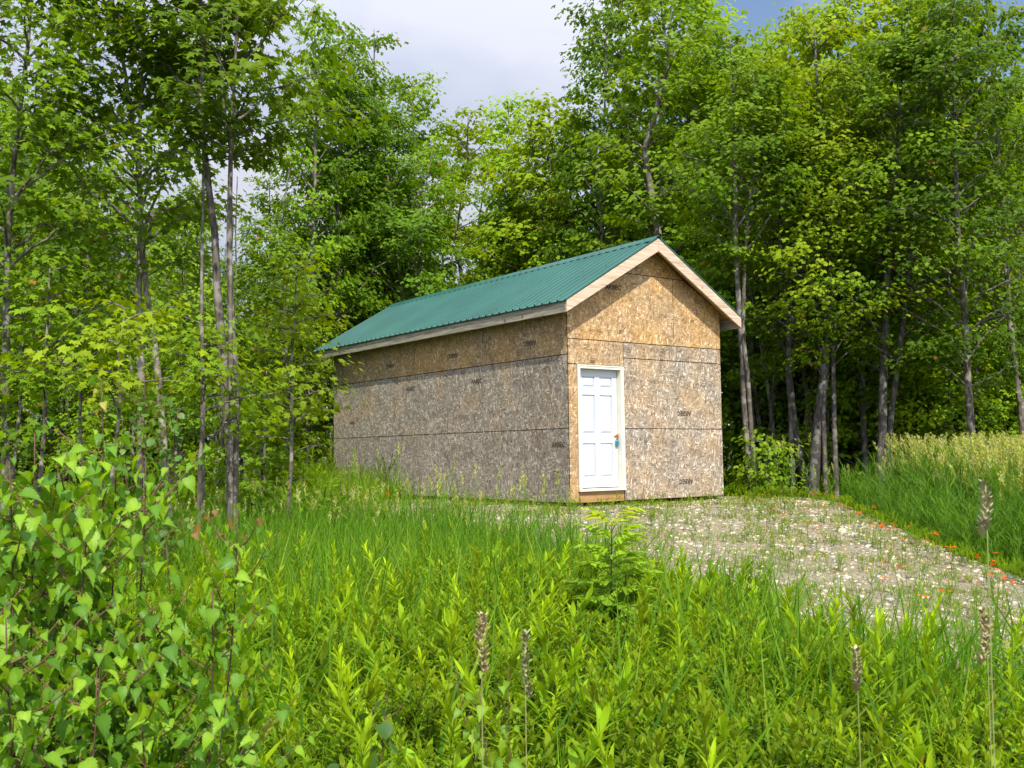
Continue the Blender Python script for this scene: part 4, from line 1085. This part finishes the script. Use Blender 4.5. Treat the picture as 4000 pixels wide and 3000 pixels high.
# undergrowth at the wood's edge and beyond
p = keep(1700, rng, (-17, 4), (14.5, 30), lambda R_, F_: in_view(R_, F_) & off_gravel(R_, F_, .2))
p2 = keep(1300, rng, (3.5, 18), (19.6, 31), lambda R_, F_: in_view(R_, F_) & off_gravel(R_, F_, .1) & ((R_ > 8.5) | (F_ > 22) | (rng.random(len(R_)) < .35)))
carpet('undergrowth', BUSHY + FORBS[:2] + FERNS, np.vstack([p, p2]), (.7, 1.6), 'leafy undergrowth at the foot of the forest', 'undergrowth', .65, 1.2)

# reed canary grass on the right, with pale seed plumes
def reed(seed, H=1.4, plume=True):
    r = np.random.default_rng(seed); gg = Geo()
    ax = interp_path(np.array([[0, 0, 0], [r.normal(0, .02), r.normal(0, .02), H*.5], [r.normal(0, .09), r.normal(0, .09), H]]), 7)
    V, T = tube(ax, np.linspace(.003, .0015, 7), 3); gg.add(V, T, (.10, .16, .03))
    m = 13; t = np.linspace(.12, .84, m); pos = np.stack([np.interp(t, np.linspace(0, 1, 7), ax[:, k]) for k in range(3)], 1)
    az = r.uniform(0, 6.28, m)
    V, T, C = blades(pos, r.uniform(.18, .3, m), r.uniform(.010, .016, m), az, r.uniform(.6, 1.1, m), np.array((.11, .25, .022))*r.uniform(.7, 1.3, (m, 1)), 3, r); gg.add(V, T, C)
    if plume:
        k = 26; t = r.uniform(.86, 1.06, k); w = .045*np.sin(np.clip((1.08 - t)/.22, 0, 1)*2.6); a = r.uniform(0, 6.28, k)
        top = ax[-1]; dirn = unit(ax[-1] - ax[-2])
        pos = top + dirn*((t - 1)*H*.8)[:, None] + np.stack([np.cos(a)*w*.3, np.sin(a)*w*.3, 0*a], 1)
        d = np.stack([np.cos(a)*.5, np.sin(a)*.5, np.ones(k)*.9], 1); n_ = np.stack([-np.cos(a), -np.sin(a), .5 + 0*a], 1)
        gg.add(*place(LANCE_W, pos, d, n_, .012 + w*1.1, np.array((.40, .43, .16))*r.uniform(.7, 1.2, (k, 1))))
    return gg.arrays()
REEDS = [reed(s) for s in range(31, 36)] + [reed(37, 1.1, False), reed(38, 1.0, False)]
def reedzone(R_, F_):
    x, y = W(R_, F_); e = R_ - right_edge(F_)
    return (e > .5 + .35*wav(x, y, 1.9) + .25*wav(x, y, 5, 2)) & (F_ < 18.6 + .3*R_*0 + wav(x, y, .9)) & in_view(R_, F_)
p = keep(3400, rng, (5.5, 15), (9.0, 19.5), reedzone)
P = ground_pts(p[:, 0], p[:, 1]); n = len(P); geo = Geo()
s_ = rng.uniform(.62, 1.08, n)*np.clip(.62 + (p[:, 0] - right_edge(p[:, 1]) - .5)*.45, .5, 1.0)*np.clip(1 + (p[:, 1] - 12)*.02, .85, 1.1)
ee = p[:, 0] - right_edge(p[:, 1]); fr = ee < 1.1 + .5*rng.random(n)
ln_ = rng.normal(0, .16, (n, 2)); tn_ = rng.uniform(.7, 1.2, (n, 1))*np.ones((1, 3)); rz_ = rng.uniform(0, 6.28, n)
scatter(geo, REEDS[5:], P[fr], rz_[fr], s_[fr]*1.15, ln_[fr], tn_[fr], rng)
fr = ~fr
P, s_, n = P[fr], s_[fr], int(fr.sum())
scatter(geo, REEDS[:6], P, rng.uniform(0, 6.28, n), s_, rng.normal(0, .1, (n, 2)) - np.array([.05, 0]), rng.uniform(.8, 1.2, (n, 1))*np.ones((1, 3)), rng)
P2 = ground_pts(*keep(9000, rng, (5.6, 14), (8.5, 19), lambda R_, F_: (R_ > right_edge(F_) + .25) & in_view(R_, F_)).T); n = len(P2)
e2 = np.clip((RF(P2[:, 0], P2[:, 1])[0] - right_edge(RF(P2[:, 0], P2[:, 1])[1]))*.9, .3, 1)
geo.add(*blades(P2, e2*rng.uniform(.25, .85, n), rng.uniform(.008, .015, n), rng.uniform(0, 6.28, n), rng.uniform(.2, .8, n), grass_col(n, rng, (.07, .18, .012), (.15, .31, .018)), 3, rng))
o = link('reed_canary_grass', geo.mesh('reed_canary_grass'), M_grass); tag(o, 'tall reed grass with pale straw plumes on the right of the gravel', 'grass', kind='stuff')

# thin plumed grasses in front of the shed wall and the gravel edge
p = keep(150, rng, (-4.5, 1.0), (10.5, 16.2), lambda R_, F_: off_gravel(R_, F_, -.3))
p2 = np.array([(R, F) for R, F in zip(rng.uniform(4.3, 6.5, 26), rng.uniform(18.2, 19.8, 26))])
carpet('plumed_grass', REEDS[:3], np.vstack([p, p2]), (.55, .85), 'thin grass stalks with pale plumes rising in front of the shed wall', 'grass', .9, 1.2)

# weeds and low tufts on the gravel
geo = Geo()
def ongrav(R_, F_):
    x, y = W(R_, F_); g_ = gravel_mask(x, y); return (g_ > -.1) & (shed_dist(x, y) > .03) & in_view(R_, F_)
p = keep(21000, rng, (-4, 7), (5, 19), lambda R_, F_: ongrav(R_, F_) & (wav(*W(R_, F_), 2.6, 6) > -.05) & patchy(R_, F_, rng, 4, 2, .1))
P = ground_pts(p[:, 0], p[:, 1], .02); n = len(P)
geo.add(*blades(P, rng.uniform(.03, .11, n), rng.uniform(.005, .010, n), rng.uniform(0, 6.28, n), rng.uniform(.2, 1.0, n), grass_col(n, rng, (.10, .17, .012), (.20, .28, .02), (.26, .24, .06)), 3, rng))
o = link('gravel_weeds', geo.mesh('gravel_weeds'), M_grass); tag(o, 'sparse low weeds and grass tufts growing through the gravel', 'weeds', kind='stuff')
p = keep(900, rng, (-3, 6.5), (6, 19.4), lambda R_, F_: ongrav(R_, F_) & patchy(R_, F_, rng, 2.2, 8, .05))
p2 = keep(700, rng, (-4, 7), (9, 19.8), lambda R_, F_: (np.abs(gravel_mask(*W(R_, F_))) < .35) & (shed_dist(*W(R_, F_)) > .08) & in_view(R_, F_))
carpet('edge_weeds', BUSHY + FORBS[2:3], np.vstack([p, p2]), (.16, .42), 'small leafy weeds along the gravel edges', 'weeds', .9, 1.3)

# gravel stones
ico = []
ph = (1 + 5**.5)/2
IV = unit(np.array([(-1, ph, 0), (1, ph, 0), (-1, -ph, 0), (1, -ph, 0), (0, -1, ph), (0, 1, ph), (0, -1, -ph), (0, 1, -ph), (ph, 0, -1), (ph, 0, 1), (-ph, 0, -1), (-ph, 0, 1)], float))
IT = np.array([(0, 11, 5), (0, 5, 1), (0, 1, 7), (0, 7, 10), (0, 10, 11), (1, 5, 9), (5, 11, 4), (11, 10, 2), (10, 7, 6), (7, 1, 8), (3, 9, 4), (3, 4, 2), (3, 2, 6), (3, 6, 8), (3, 8, 9), (4, 9, 5), (2, 4, 11), (6, 2, 10), (8, 6, 7), (9, 8, 1)])
STONE = []
for s in range(6):
    r = np.random.default_rng(s); V = IV*r.uniform(.72, 1.12, (12, 1))*[1, r.uniform(.6, .95), r.uniform(.35, .6)]
    STONE.append((V, IT, np.ones((12, 3))))
PAL = .68*np.array([1.0, .985, .88])*np.array([(.60, .50, .36), (.48, .38, .26), (.74, .68, .56), (.28, .24, .19), (.16, .16, .16), (.52, .36, .22), (.36, .36, .36), (.84, .79, .68), (.34, .22, .13), (.56, .49, .38)])
M_stone = tinted('stone')
p = keep(30000, rng, (-5, 7), (5, 19.6), lambda R_, F_: (gravel_mask(*W(R_, F_)) > -.02) & in_view(R_, F_) & (shed_dist(*W(R_, F_)) > .0))
P = ground_pts(p[:, 0], p[:, 1], .018); n = len(P); geo = Geo()
sz = .009 + .036*rng.random(n)**3.4
scatter(geo, STONE, P, rng.uniform(0, 6.28, n), sz, rng.normal(0, .2, (n, 2)), PAL[rng.integers(0, 10, n)]*rng.uniform(.75, 1.15, (n, 1)), rng)
o = link('gravel', geo.mesh('gravel'), M_stone); tag(o, 'loose mixed cream and grey gravel spread in front of the shed', 'gravel', kind='stuff')
smesh = []
for k in range(6):
    V, T, C = STONE[k]; smesh.append(tri_mesh('stone', V, T, np.ones((12, 3))*PAL[(0, 2, 7, 9, 6, 1)[k]], smooth=False))
rs = random.Random(3)
SP = [(3105, 2012, .07), (3290, 2085, .12), (3325, 2095, .08), (3060, 2055, .07), (2790, 2010, .07), (3400, 2215, .06), (3260, 2225, .07), (3250, 2290, .06), (2860, 2090, .06), (2990, 2095, .05),
      (3520, 2130, .07), (3560, 2150, .06), (3640, 2210, .05), (3490, 2110, .06), (3650, 2300, .05), (3525, 2510, .045), (2700, 2160, .05), (2600, 2035, .05), (3895, 2300, .08), (3180, 2120, .05), (3390, 2140, .06), (2900, 2180, .05), (3030, 2200, .05), (3120, 2320, .045)]
for i, (a, c_, s) in enumerate(SP):
    q = on_ground(a, c_)
    o = link('stone', smesh[i % 6], M_stone, None, (q[0], q[1], q[2] + s*.25)); o.scale = (s, s, s); o.rotation_euler = (rs.uniform(-.3, .3), rs.uniform(-.3, .3), rs.uniform(0, 6.28))
    lab = {1: 'largest pale stone on the gravel crest at the right', 18: 'half-buried grey stone at the far right end of the gravel crest', 15: 'lone tan stone seen between the grass blades at lower right'}.get(i)
    tag(o, lab or 'fist-sized pale stone lying on the finer gravel', 'stone', 'larger stones lying on the gravel')

# weathered plank lying beside the side wall
q = on_ground(1935, 1985)
b = Box(); b.box(-.35, .35, -.045, .045, 0, .03); o = link('wooden_plank', b.mesh('wooden_plank', .003), M_fascia, None, (q[0], q[1] - .05, q[2] + .02)); o.rotation_euler = (0, .02, RAD(-28)); tag(o, 'short weathered plank lying on the gravel by the near end of the side wall', 'plank')

# flowers
def flower(seed, H, petal, heads, r=.021):
    rr = np.random.default_rng(seed); gs = Geo(); gf = Geo()
    ax = interp_path(np.array([[0, 0, 0], [.01, .01, H*.6], [rr.normal(0, .03), rr.normal(0, .03), H]]), 5)
    V, T = tube(ax, np.linspace(.003, .0018, 5), 3); gs.add(V, T, (.09, .15, .03))
    for k in range(6):
        a = k*1.05; gs.add(*place(LANCE_W, np.array([[0, 0, .01]]), np.array([[math.cos(a), math.sin(a), .35]]), np.array([[0, 0, 1.]]), .08, np.array([(.10, .2, .02)])))
    for k in range(heads):
        c = ax[-1] + (np.array([rr.normal(0, .02), rr.normal(0, .02), rr.normal(0, .01)]) if k else 0); m = 11
        a = np.arange(m)*2*math.pi/m; d = np.stack([np.cos(a), np.sin(a), .35 + 0*a], 1); nn = np.tile([0, -.2, 1.], (m, 1))
        gf.add(*place(LANCE_W, np.tile(c, (m, 1)), d, nn, r*rr.uniform(.85, 1.15, m)*1.3, np.array(petal)*rr.uniform(.85, 1.15, (m, 1))))
        gf.add(*place(ROUND, np.tile(c + [0, -r*.2, .004], (1, 1)), np.array([[0, 1., 0]]), np.array([[0, 0, 1.]]), r*.7, np.array([petal])*.8))
    return gs.mesh('stem'), gf.mesh('flower_head')
M_petal = foliage('petals', .25, .5, .2, .12)
OR = [flower(1, .30, (.85, .13, .012), 3), flower(2, .24, (.88, .17, .015), 1), flower(3, .34, (.80, .10, .010), 4)]
YE = [flower(5, .18, (.80, .56, .03), 1, .016), flower(6, .24, (.82, .60, .04), 2, .014)]
rs = random.Random(8)
OP = [(3145, 1886), (3170, 1925), (3182, 1928), (3210, 1930), (3262, 1924), (3284, 1942), (3224, 1970), (3163, 1972), (3287, 1972), (3320, 1985), (3367, 1988), (3335, 2006), (3350, 2004), (3412, 1983), (3420, 1980),
      (3404, 2053), (3415, 2056), (3425, 2052), (3436, 2058), (3440, 2050), (3486, 2050), (3480, 2067), (3548, 2056), (3520, 2108), (3638, 2085), (3652, 2088), (3688, 2086), (3622, 2113), (3668, 2135), (3690, 2146), (3712, 2137),
      (3726, 2180), (3840, 2178), (3885, 2160), (3878, 2190), (3874, 2205), (3880, 2220), (3895, 2232), (3910, 2258), (3876, 2248), (3918, 2238), (3990, 2278), (3813, 2280), (3540, 2214), (3528, 2216), (3455, 2257),
      (3452, 2190), (3050, 2010), (3148, 2045), (3236, 2046), (3190, 2055), (3185, 2076), (3370, 2055), (2992, 1990), (3690, 2308), (1388, 1870), (1520, 1930), (3600, 2330), (2850, 2030), (3120, 1990)]
for i, (a, c_) in enumerate(OP):
    st, hd = OR[i % 3]; hgt = (.30, .24, .34)[i % 3]
    q = on_ground(a, c_, hgt); s = rs.uniform(.8, 1.15)
    root = empty('orange_hawkweed', (q[0], q[1], q[2] - hgt), rs.uniform(0, 6.28)); root.scale = (s, s, 1)
    link('stem', st, M_grass, root); link('flower_head', hd, M_petal, root)
    tag(root, 'small orange hawkweed flower on a thin stem by the gravel edge', 'flower', 'orange hawkweed along the gravel')
for i in range(70):
    if i < 34: a = rs.uniform(2860, 3140); c_ = rs.uniform(1915, 1965)
    elif i < 58: a = rs.uniform(1330, 2200); c_ = rs.uniform(1880, 1985)
    else: a = rs.uniform(2400, 3300); c_ = rs.uniform(1990, 2150)
    st, hd = YE[i % 2]; hgt = (.18, .24)[i % 2]
    q = on_ground(a, c_, hgt); root = empty('yellow_hawkweed', (q[0], q[1], q[2] - hgt), rs.uniform(0, 6.28))
    link('stem', st, M_grass, root); link('flower_head', hd, M_petal, root)
    tag(root, 'tiny yellow hawkweed flower on a thin stem near the shed', 'flower', 'yellow hawkweed near the shed')

# ------------------------------------------------------------------ foreground saplings
def branchy(name, label, base, stems, leaf_sz, tmpl, cols, seed, gap=.05, cat='sapling', leafmat=None, side=.28, nside=6, top_tint=None, stem_r=.006, hang=.8, skip=.1, group=None):
    """a woody sapling: upright leaders (world polylines), side twigs, leaves on petioles along all of them"""
    r = np.random.default_rng(seed); base = np.array(base, float)
    gw = Geo(); P = []; D = []; TT = []
    for st in stems:
        st = interp_path(np.array(st, float) - base, 16); k = np.linspace(0, 1, 16)
        st += np.stack([np.sin(k*7 + seed), np.cos(k*6 + seed), 0*k], 1)*.012
        V, T = tube(st, stem_r*(1 - k*.75), 7); gw.add(V, T, (.09, .045, .03))
        L_ = np.linalg.norm(st[-1] - st[0]); axes = [(st, .25)]
        for q in range(nside):
            t0 = r.uniform(.15, .92); p0 = np.array([np.interp(t0, k, st[:, j]) for j in range(3)]); a = r.uniform(0, 6.28); ln = side*r.uniform(.6, 1.2)*(1.15 - .6*t0)
            e = p0 + np.array([math.cos(a)*ln, math.sin(a)*ln, ln*r.uniform(.5, 1.1)])
            m_ = (p0 + e)/2 + [0, 0, -.02]; ax = interp_path(np.array([p0, m_, e]), 6); V, T = tube(ax, np.linspace(stem_r*.45, stem_r*.18, 6), 5); gw.add(V, T, (.12, .055, .03)); axes.append((ax, .1))
        for ax, lo in axes:
            ll = np.linalg.norm(np.diff(ax, axis=0), axis=1).sum(); m = max(3, int(ll/gap)); t = np.linspace(lo, 1, m)
            kk = np.linspace(0, 1, len(ax)); pp = np.stack([np.interp(t, kk, ax[:, j]) for j in range(3)], 1)
            a = np.arange(m)*2.6 + r.uniform(0, 6)
            P.append(pp); D.append(np.stack([np.cos(a), np.sin(a), 0*a], 1)); TT.append(pp[:, 2])
    P = np.concatenate(P); D = np.concatenate(D); K = len(P); sel = r.random(K) > skip; P = P[sel]; D = D[sel]; K = len(P)
    pet = leaf_sz*.42; tipp = P + D*pet*.8 + np.array([0, 0, pet*.3])
    for i in range(K):
        V, T = tube(np.array([P[i], (P[i] + tipp[i])/2 + [0, 0, pet*.12], tipp[i]]), [.0012, .001, .0009], 3); gw.add(V, T, (.16, .17, .03))
    d = D*r.uniform(.3, 1.0, (K, 1)) + r.normal(0, .25, (K, 3)); d[:, 2] = -r.uniform(.2, 1.3, K)*hang
    n_ = np.stack([r.normal(0, .5, K), r.normal(0, .5, K), np.ones(K)*.8], 1) + D*.6
    zz = (P[:, 2] - P[:, 2].min())/np.ptp(P[:, 2]); c = np.array(cols)
    mixv = np.clip(r.random(K)*.75 + .25*zz, 0, 1)[:, None]
    col = np.where(mixv < .5, c[0] + (c[1] - c[0])*mixv*2, c[1] + (c[2] - c[1])*(mixv*2 - 1))
    if top_tint is not None:
        mm = (zz > .93) & (r.random(K) < .5); col[mm] = top_tint
    sz = leaf_sz*r.uniform(.6, 1.15, K)*np.where(zz > .9, .65, 1)
    V, T, C = place(tmpl, tipp, d, n_, sz, col)
    root = empty(name, tuple(base)); tag(root, label, cat, group)
    link('stem', gw.mesh(name + '_stem'), M_stem, root); link('foliage', tri_mesh(name + '_leaves', V, T, C), leafmat or M_birch, root)
    return root
M_stem = tinted('sapling_bark', .6)
# birch leaf with pale pinnate veins in its glossy surface
M_birch = foliage('birch_leaves', .42, .46, .3, .05)

def PT(px, py, F): return at_depth(px, py, F)
def gbase(px, F, dF=0.0):
    q = at_depth(px, 2600, F); return (q[0], q[1], float(ground_z(q[0], q[1])) - .02)
BC = ((.042, .115, .016), (.11, .245, .013), (.26, .42, .018))
def leaders(base, tips): return [[base, tuple((np.array(base)*.45 + np.array(t)*.55) + np.array(o)), tuple(t)] for t, o in tips]
b0 = gbase(200, 2.75)
branchy('birch_sapling', 'leafy birch sapling at the left edge with a thin dark upright stem', b0,
        leaders(b0, [(PT(120, 1690, 2.75), (0, 0, 0)), (PT(-40, 1640, 2.8), (0, 0, 0)), (PT(20, 1800, 2.6), (0, 0, 0)), (PT(330, 1980, 2.6), (.02, 0, 0))]), .050, BIRCH, BC, 51, .025, side=.30, nside=30, stem_r=.0065, skip=.03)
b0 = gbase(440, 2.9)
branchy('birch_sapling', 'tallest birch sapling of the left foreground with pale young leaves at its tip', b0,
        leaders(b0, [(PT(385, 1480, 2.95), (.0, 0, 0)), (PT(560, 1790, 2.9), (.02, 0, .02)), (PT(250, 1760, 2.8), (0, 0, 0)), (PT(440, 1720, 3.05), (0, 0, 0))]), .050, BIRCH, BC, 52, .025, side=.28, nside=28, top_tint=(.34, .30, .05), stem_r=.0065, skip=.03)
b0 = gbase(720, 2.9)
branchy('birch_sapling', 'lower birch sapling leaning right, its shoots reaching over the grass', b0,
        leaders(b0, [(PT(930, 1980, 2.95), (.03, 0, .02)), (PT(650, 2120, 2.9), (0, 0, 0)), (PT(830, 2300, 2.75), (.02, 0, 0))]), .048, BIRCH, BC, 53, .026, side=.27, nside=24, top_tint=(.26, .15, .06), stem_r=.0055, skip=.04)
b0 = gbase(60, 2.2)
branchy('birch_sapling', 'short dense birch sapling in the bottom left corner', b0,
        leaders(b0, [(PT(40, 2350, 2.3), (0, 0, 0)), (PT(420, 2520, 2.35), (.02, 0, .02)), (PT(-150, 2300, 2.3), (0, 0, 0))]), .050, BIRCH, BC, 54, .026, side=.28, nside=26, stem_r=.006, skip=.03)
b0 = gbase(620, 2.45)
branchy('birch_sapling', 'birch sapling low at the bottom of the photo, right of the corner one', b0,
        leaders(b0, [(PT(560, 2480, 2.5), (0, 0, 0)), (PT(900, 2700, 2.5), (.02, 0, 0))]), .048, BIRCH, BC, 55, .028, side=.26, nside=20, stem_r=.005)
b0 = gbase(2010, 3.1)
branchy('birch_seedling', 'small birch seedling with drooping yellow green leaves, bottom centre', b0,
        leaders(b0, [(PT(1780, 2590, 3.1), (0, 0, .02)), (PT(1990, 2620, 3.1), (0, 0, .02)), (PT(1880, 2720, 2.95), (0, 0, 0))]), .047, BIRCH, ((.09, .19, .014), (.15, .275, .018), (.24, .34, .03)), 56, .045, side=.16, nside=8, stem_r=.0035)
b0 = gbase(1460, 3.0)
branchy('aspen_seedling', 'small aspen seedling with round dark leaves and a reddish tip', b0,
        leaders(b0, [(PT(1510, 2660, 3.05), (0, 0, 0)), (PT(1450, 2760, 3.0), (0, 0, 0))]), .050, ROUND, ((.030, .085, .020), (.055, .13, .022), (.10, .19, .022)), 57, .04, side=.14, nside=7, top_tint=(.30, .12, .06), stem_r=.0035)
# round-leaved aspens by the pale stems on the left
b0 = gbase(560, 8.0)
branchy('aspen_sapling', 'round-leaved aspen sapling in front of the crossing pale stems', b0,
        leaders(b0, [(PT(560, 1460, 8.0), (0, 0, 0)), (PT(690, 1600, 8.1), (.05, 0, 0)), (PT(470, 1620, 7.9), (0, 0, 0))]), .07, ROUND, ((.045, .12, .02), (.08, .18, .022), (.14, .25, .03)), 58, .06, side=.5, nside=16, stem_r=.009)

# ash sapling in the middle of the meadow
def ash(label, px, F, top, seed, width=.5):
    base = np.array(gbase(px, F)); H = at_depth(px, top, F)[2] - base[2]
    r = np.random.default_rng(seed); gw = Geo(); gl_ = Geo()
    for sidx, (dx, Hs) in enumerate(((0, H), (.10, H*.72), (-.05, H*.6))):
        st = interp_path(np.array([[dx*.2, 0, 0], [dx, .02, Hs*.6], [dx*1.05, .0, Hs]]), 12); k = np.linspace(0, 1, 12)
        V, T = tube(st, .009*(1 - k*.7), 7); gw.add(V, T, (.06, .04, .03))
        nn = 19 if sidx == 0 else 12
        for q in range(nn):
            t = .28 + .72*q/(nn - 1); p0 = np.array([np.interp(t, k, st[:, j]) for j in range(3)])
            for sd in (0, math.pi):
                az = q*1.57 + sd + r.uniform(-.35, .35); ln = width*(1.05 - .65*t)*r.uniform(.8, 1.15)*(.75 if sidx else 1)
                tt = np.linspace(0, 1, 6); up = .25 + .7*t**3
                ax = p0 + np.stack([np.cos(az)*ln*tt, np.sin(az)*ln*tt, ln*(up*tt - .28*tt*tt)], 1)
                V, T = tube(ax, np.linspace(.003, .0012, 6), 3); gw.add(V, T, (.10, .12, .03))
                m = 5; tl = np.linspace(.38, .95, m)
                pos = np.stack([np.interp(tl, tt, ax[:, j]) for j in range(3)], 1)
                for sg in (-1, 1):
                    a2 = az + sg*r.uniform(.7, 1.0); d = np.stack([np.cos(a2) + 0*tl, np.sin(a2) + 0*tl, r.uniform(-.15, .2, m)], 1); nv = np.stack([r.normal(0, .2, m), r.normal(0, .2, m), np.ones(m)], 1)
                    c = np.array((.125, .25, .014))*r.uniform(.75, 1.25, (m, 1))*(1 + .75*t**2); c[:, 0] *= 1 + .3*t
                    if t > .93 and sidx == 0: c[:, 0] *= 1.3
                    gl_.add(*place(OVATE, pos, d, nv, (.05 + ln*.30)*r.uniform(.85, 1.15, m), c))
                gl_.add(*place(OVATE, ax[-1:], (ax[-1:] - ax[-2:-1]), np.array([[0, 0, 1.]]), ln*.45, np.array([(.12, .23, .014)])))
    root = empty('ash_sapling', tuple(base)); tag(root, label, 'sapling')
    link('stem', gw.mesh('ash_stem'), M_stem, root); link('foliage', gl_.mesh('ash_leaves'), M_leafnear, root)
ash('bright green ash sapling standing alone in the meadow in front of the gravel', 2400, 6.0, 2050, 61, .40)
# low leafy shrub in the grass to the left of the shed
b0 = gbase(1350, 12.8)
branchy('willow_shrub', 'upright leafy shrub in front of the far end of the shed side wall', b0,
        leaders(b0, [(PT(1365, 1760, 12.8), (0, 0, 0)), (PT(1330, 1850, 12.8), (0, 0, 0))]), .09, OVATE, ((.07, .16, .014), (.13, .25, .016), (.20, .32, .025)), 62, .05, side=.25, nside=10, stem_r=.008, hang=.1)

# red-tipped meadowsweet shrubs in the bottom right corner
GM = 'red-tipped shrubs in the bottom right corner'
gsh = forb(71, .62, 60, .05, OVATE, (.115, .225, .014), (.36, .19, .04), (.09, .045, .025), 8, .35)
gmesh = [tri_mesh('shrub', *gsh), tri_mesh('shrub', *forb(72, .55, 54, .052, OVATE, (.13, .24, .014), (.38, .22, .045), (.09, .045, .025), 7, .35))]
for i, (px, F) in enumerate(((3330, 3.35), (3520, 3.5), (3700, 3.3), (3850, 3.6), (3950, 3.35), (3440, 3.9), (3640, 3.95), (3800, 4.1), (3560, 3.1), (3230, 3.7), (3960, 4.0), (3050, 3.4))):
    q = gl((px - 2000)/FPX*F, F); o = link('meadowsweet_shrub', gmesh[i % 2], M_leafnear, None, q); o.rotation_euler = (0, 0, i*1.7); s = 1.0 + .12*math.sin(i*3); o.scale = (s, s, s)
    tag(o, 'leafy green shrub with reddish young tips in the bottom right corner', 'shrub', GM)

# dried seed heads from last year, close to the photographer
def seed_head(label, px, top, F, ln, w, lean, seed, col=(.42, .32, .17)):
    base = np.array(gbase(px, F)); tip = np.array(PT(px, top, F)) - base; r = np.random.default_rng(seed)
    gs = Geo(); gh = Geo(); lat = np.array([HR[0], HR[1], 0])*lean
    ax = interp_path(np.array([[0, 0, 0] - lat*.8, tip*[.5, .5, .6], tip]), 12); V, T = tube(ax, np.linspace(.0016, .001, 12), 5); gs.add(V, T, (.26, .27, .10))
    dn = unit(ax[-1] - ax[-4]); m = 150; t = r.random(m); a = r.uniform(0, 6.28, m); ww = w*np.sin(np.clip(t*.92 + .06, 0, 1)*math.pi)**.6*r.uniform(.3, 1, m)
    pos = ax[-1] - dn*(t*ln)[:, None] + lat*(((t - .4)**2)*ln*6)[:, None] + np.stack([np.cos(a)*ww, np.sin(a)*ww, 0*a], 1)
    d = np.stack([np.cos(a)*.6, np.sin(a)*.6, .8 + 0*a], 1); nn = np.stack([-np.cos(a), -np.sin(a), .6 + 0*a], 1)
    gh.add(*place(OVATE, pos, d, nn, r.uniform(.010, .018, m), np.array(col)*r.uniform(.6, 1.35, (m, 1))))
    root = empty('dried_grass_spike', tuple(base)); tag(root, label, 'seed head', 'dried spikes of last year')
    link('stem', gs.mesh('spike_stem'), M_stem, root); link('seed_head', gh.mesh('spike_head'), M_stem, root)
seed_head('thick brown dried grass spike standing upright, bottom centre', 1880, 2405, 2.3, .13, .013, .02, 81)
seed_head('thinner grey green dried spike right of the thick brown one', 2050, 2470, 2.4, .16, .006, .03, 82, (.28, .28, .12))
seed_head('brown dried spike leaning left over the gravel, right side', 3850, 2385, 2.4, .13, .012, -.06, 83)
seed_head('faint dried spike high over the reed grass, right side', 3850, 1890, 2.1, .11, .010, -.05, 84, (.38, .34, .19))
seed_head('thin dried spike over the shrubs in the lower right', 3345, 2530, 2.5, .11, .007, -.01, 85, (.36, .30, .16))
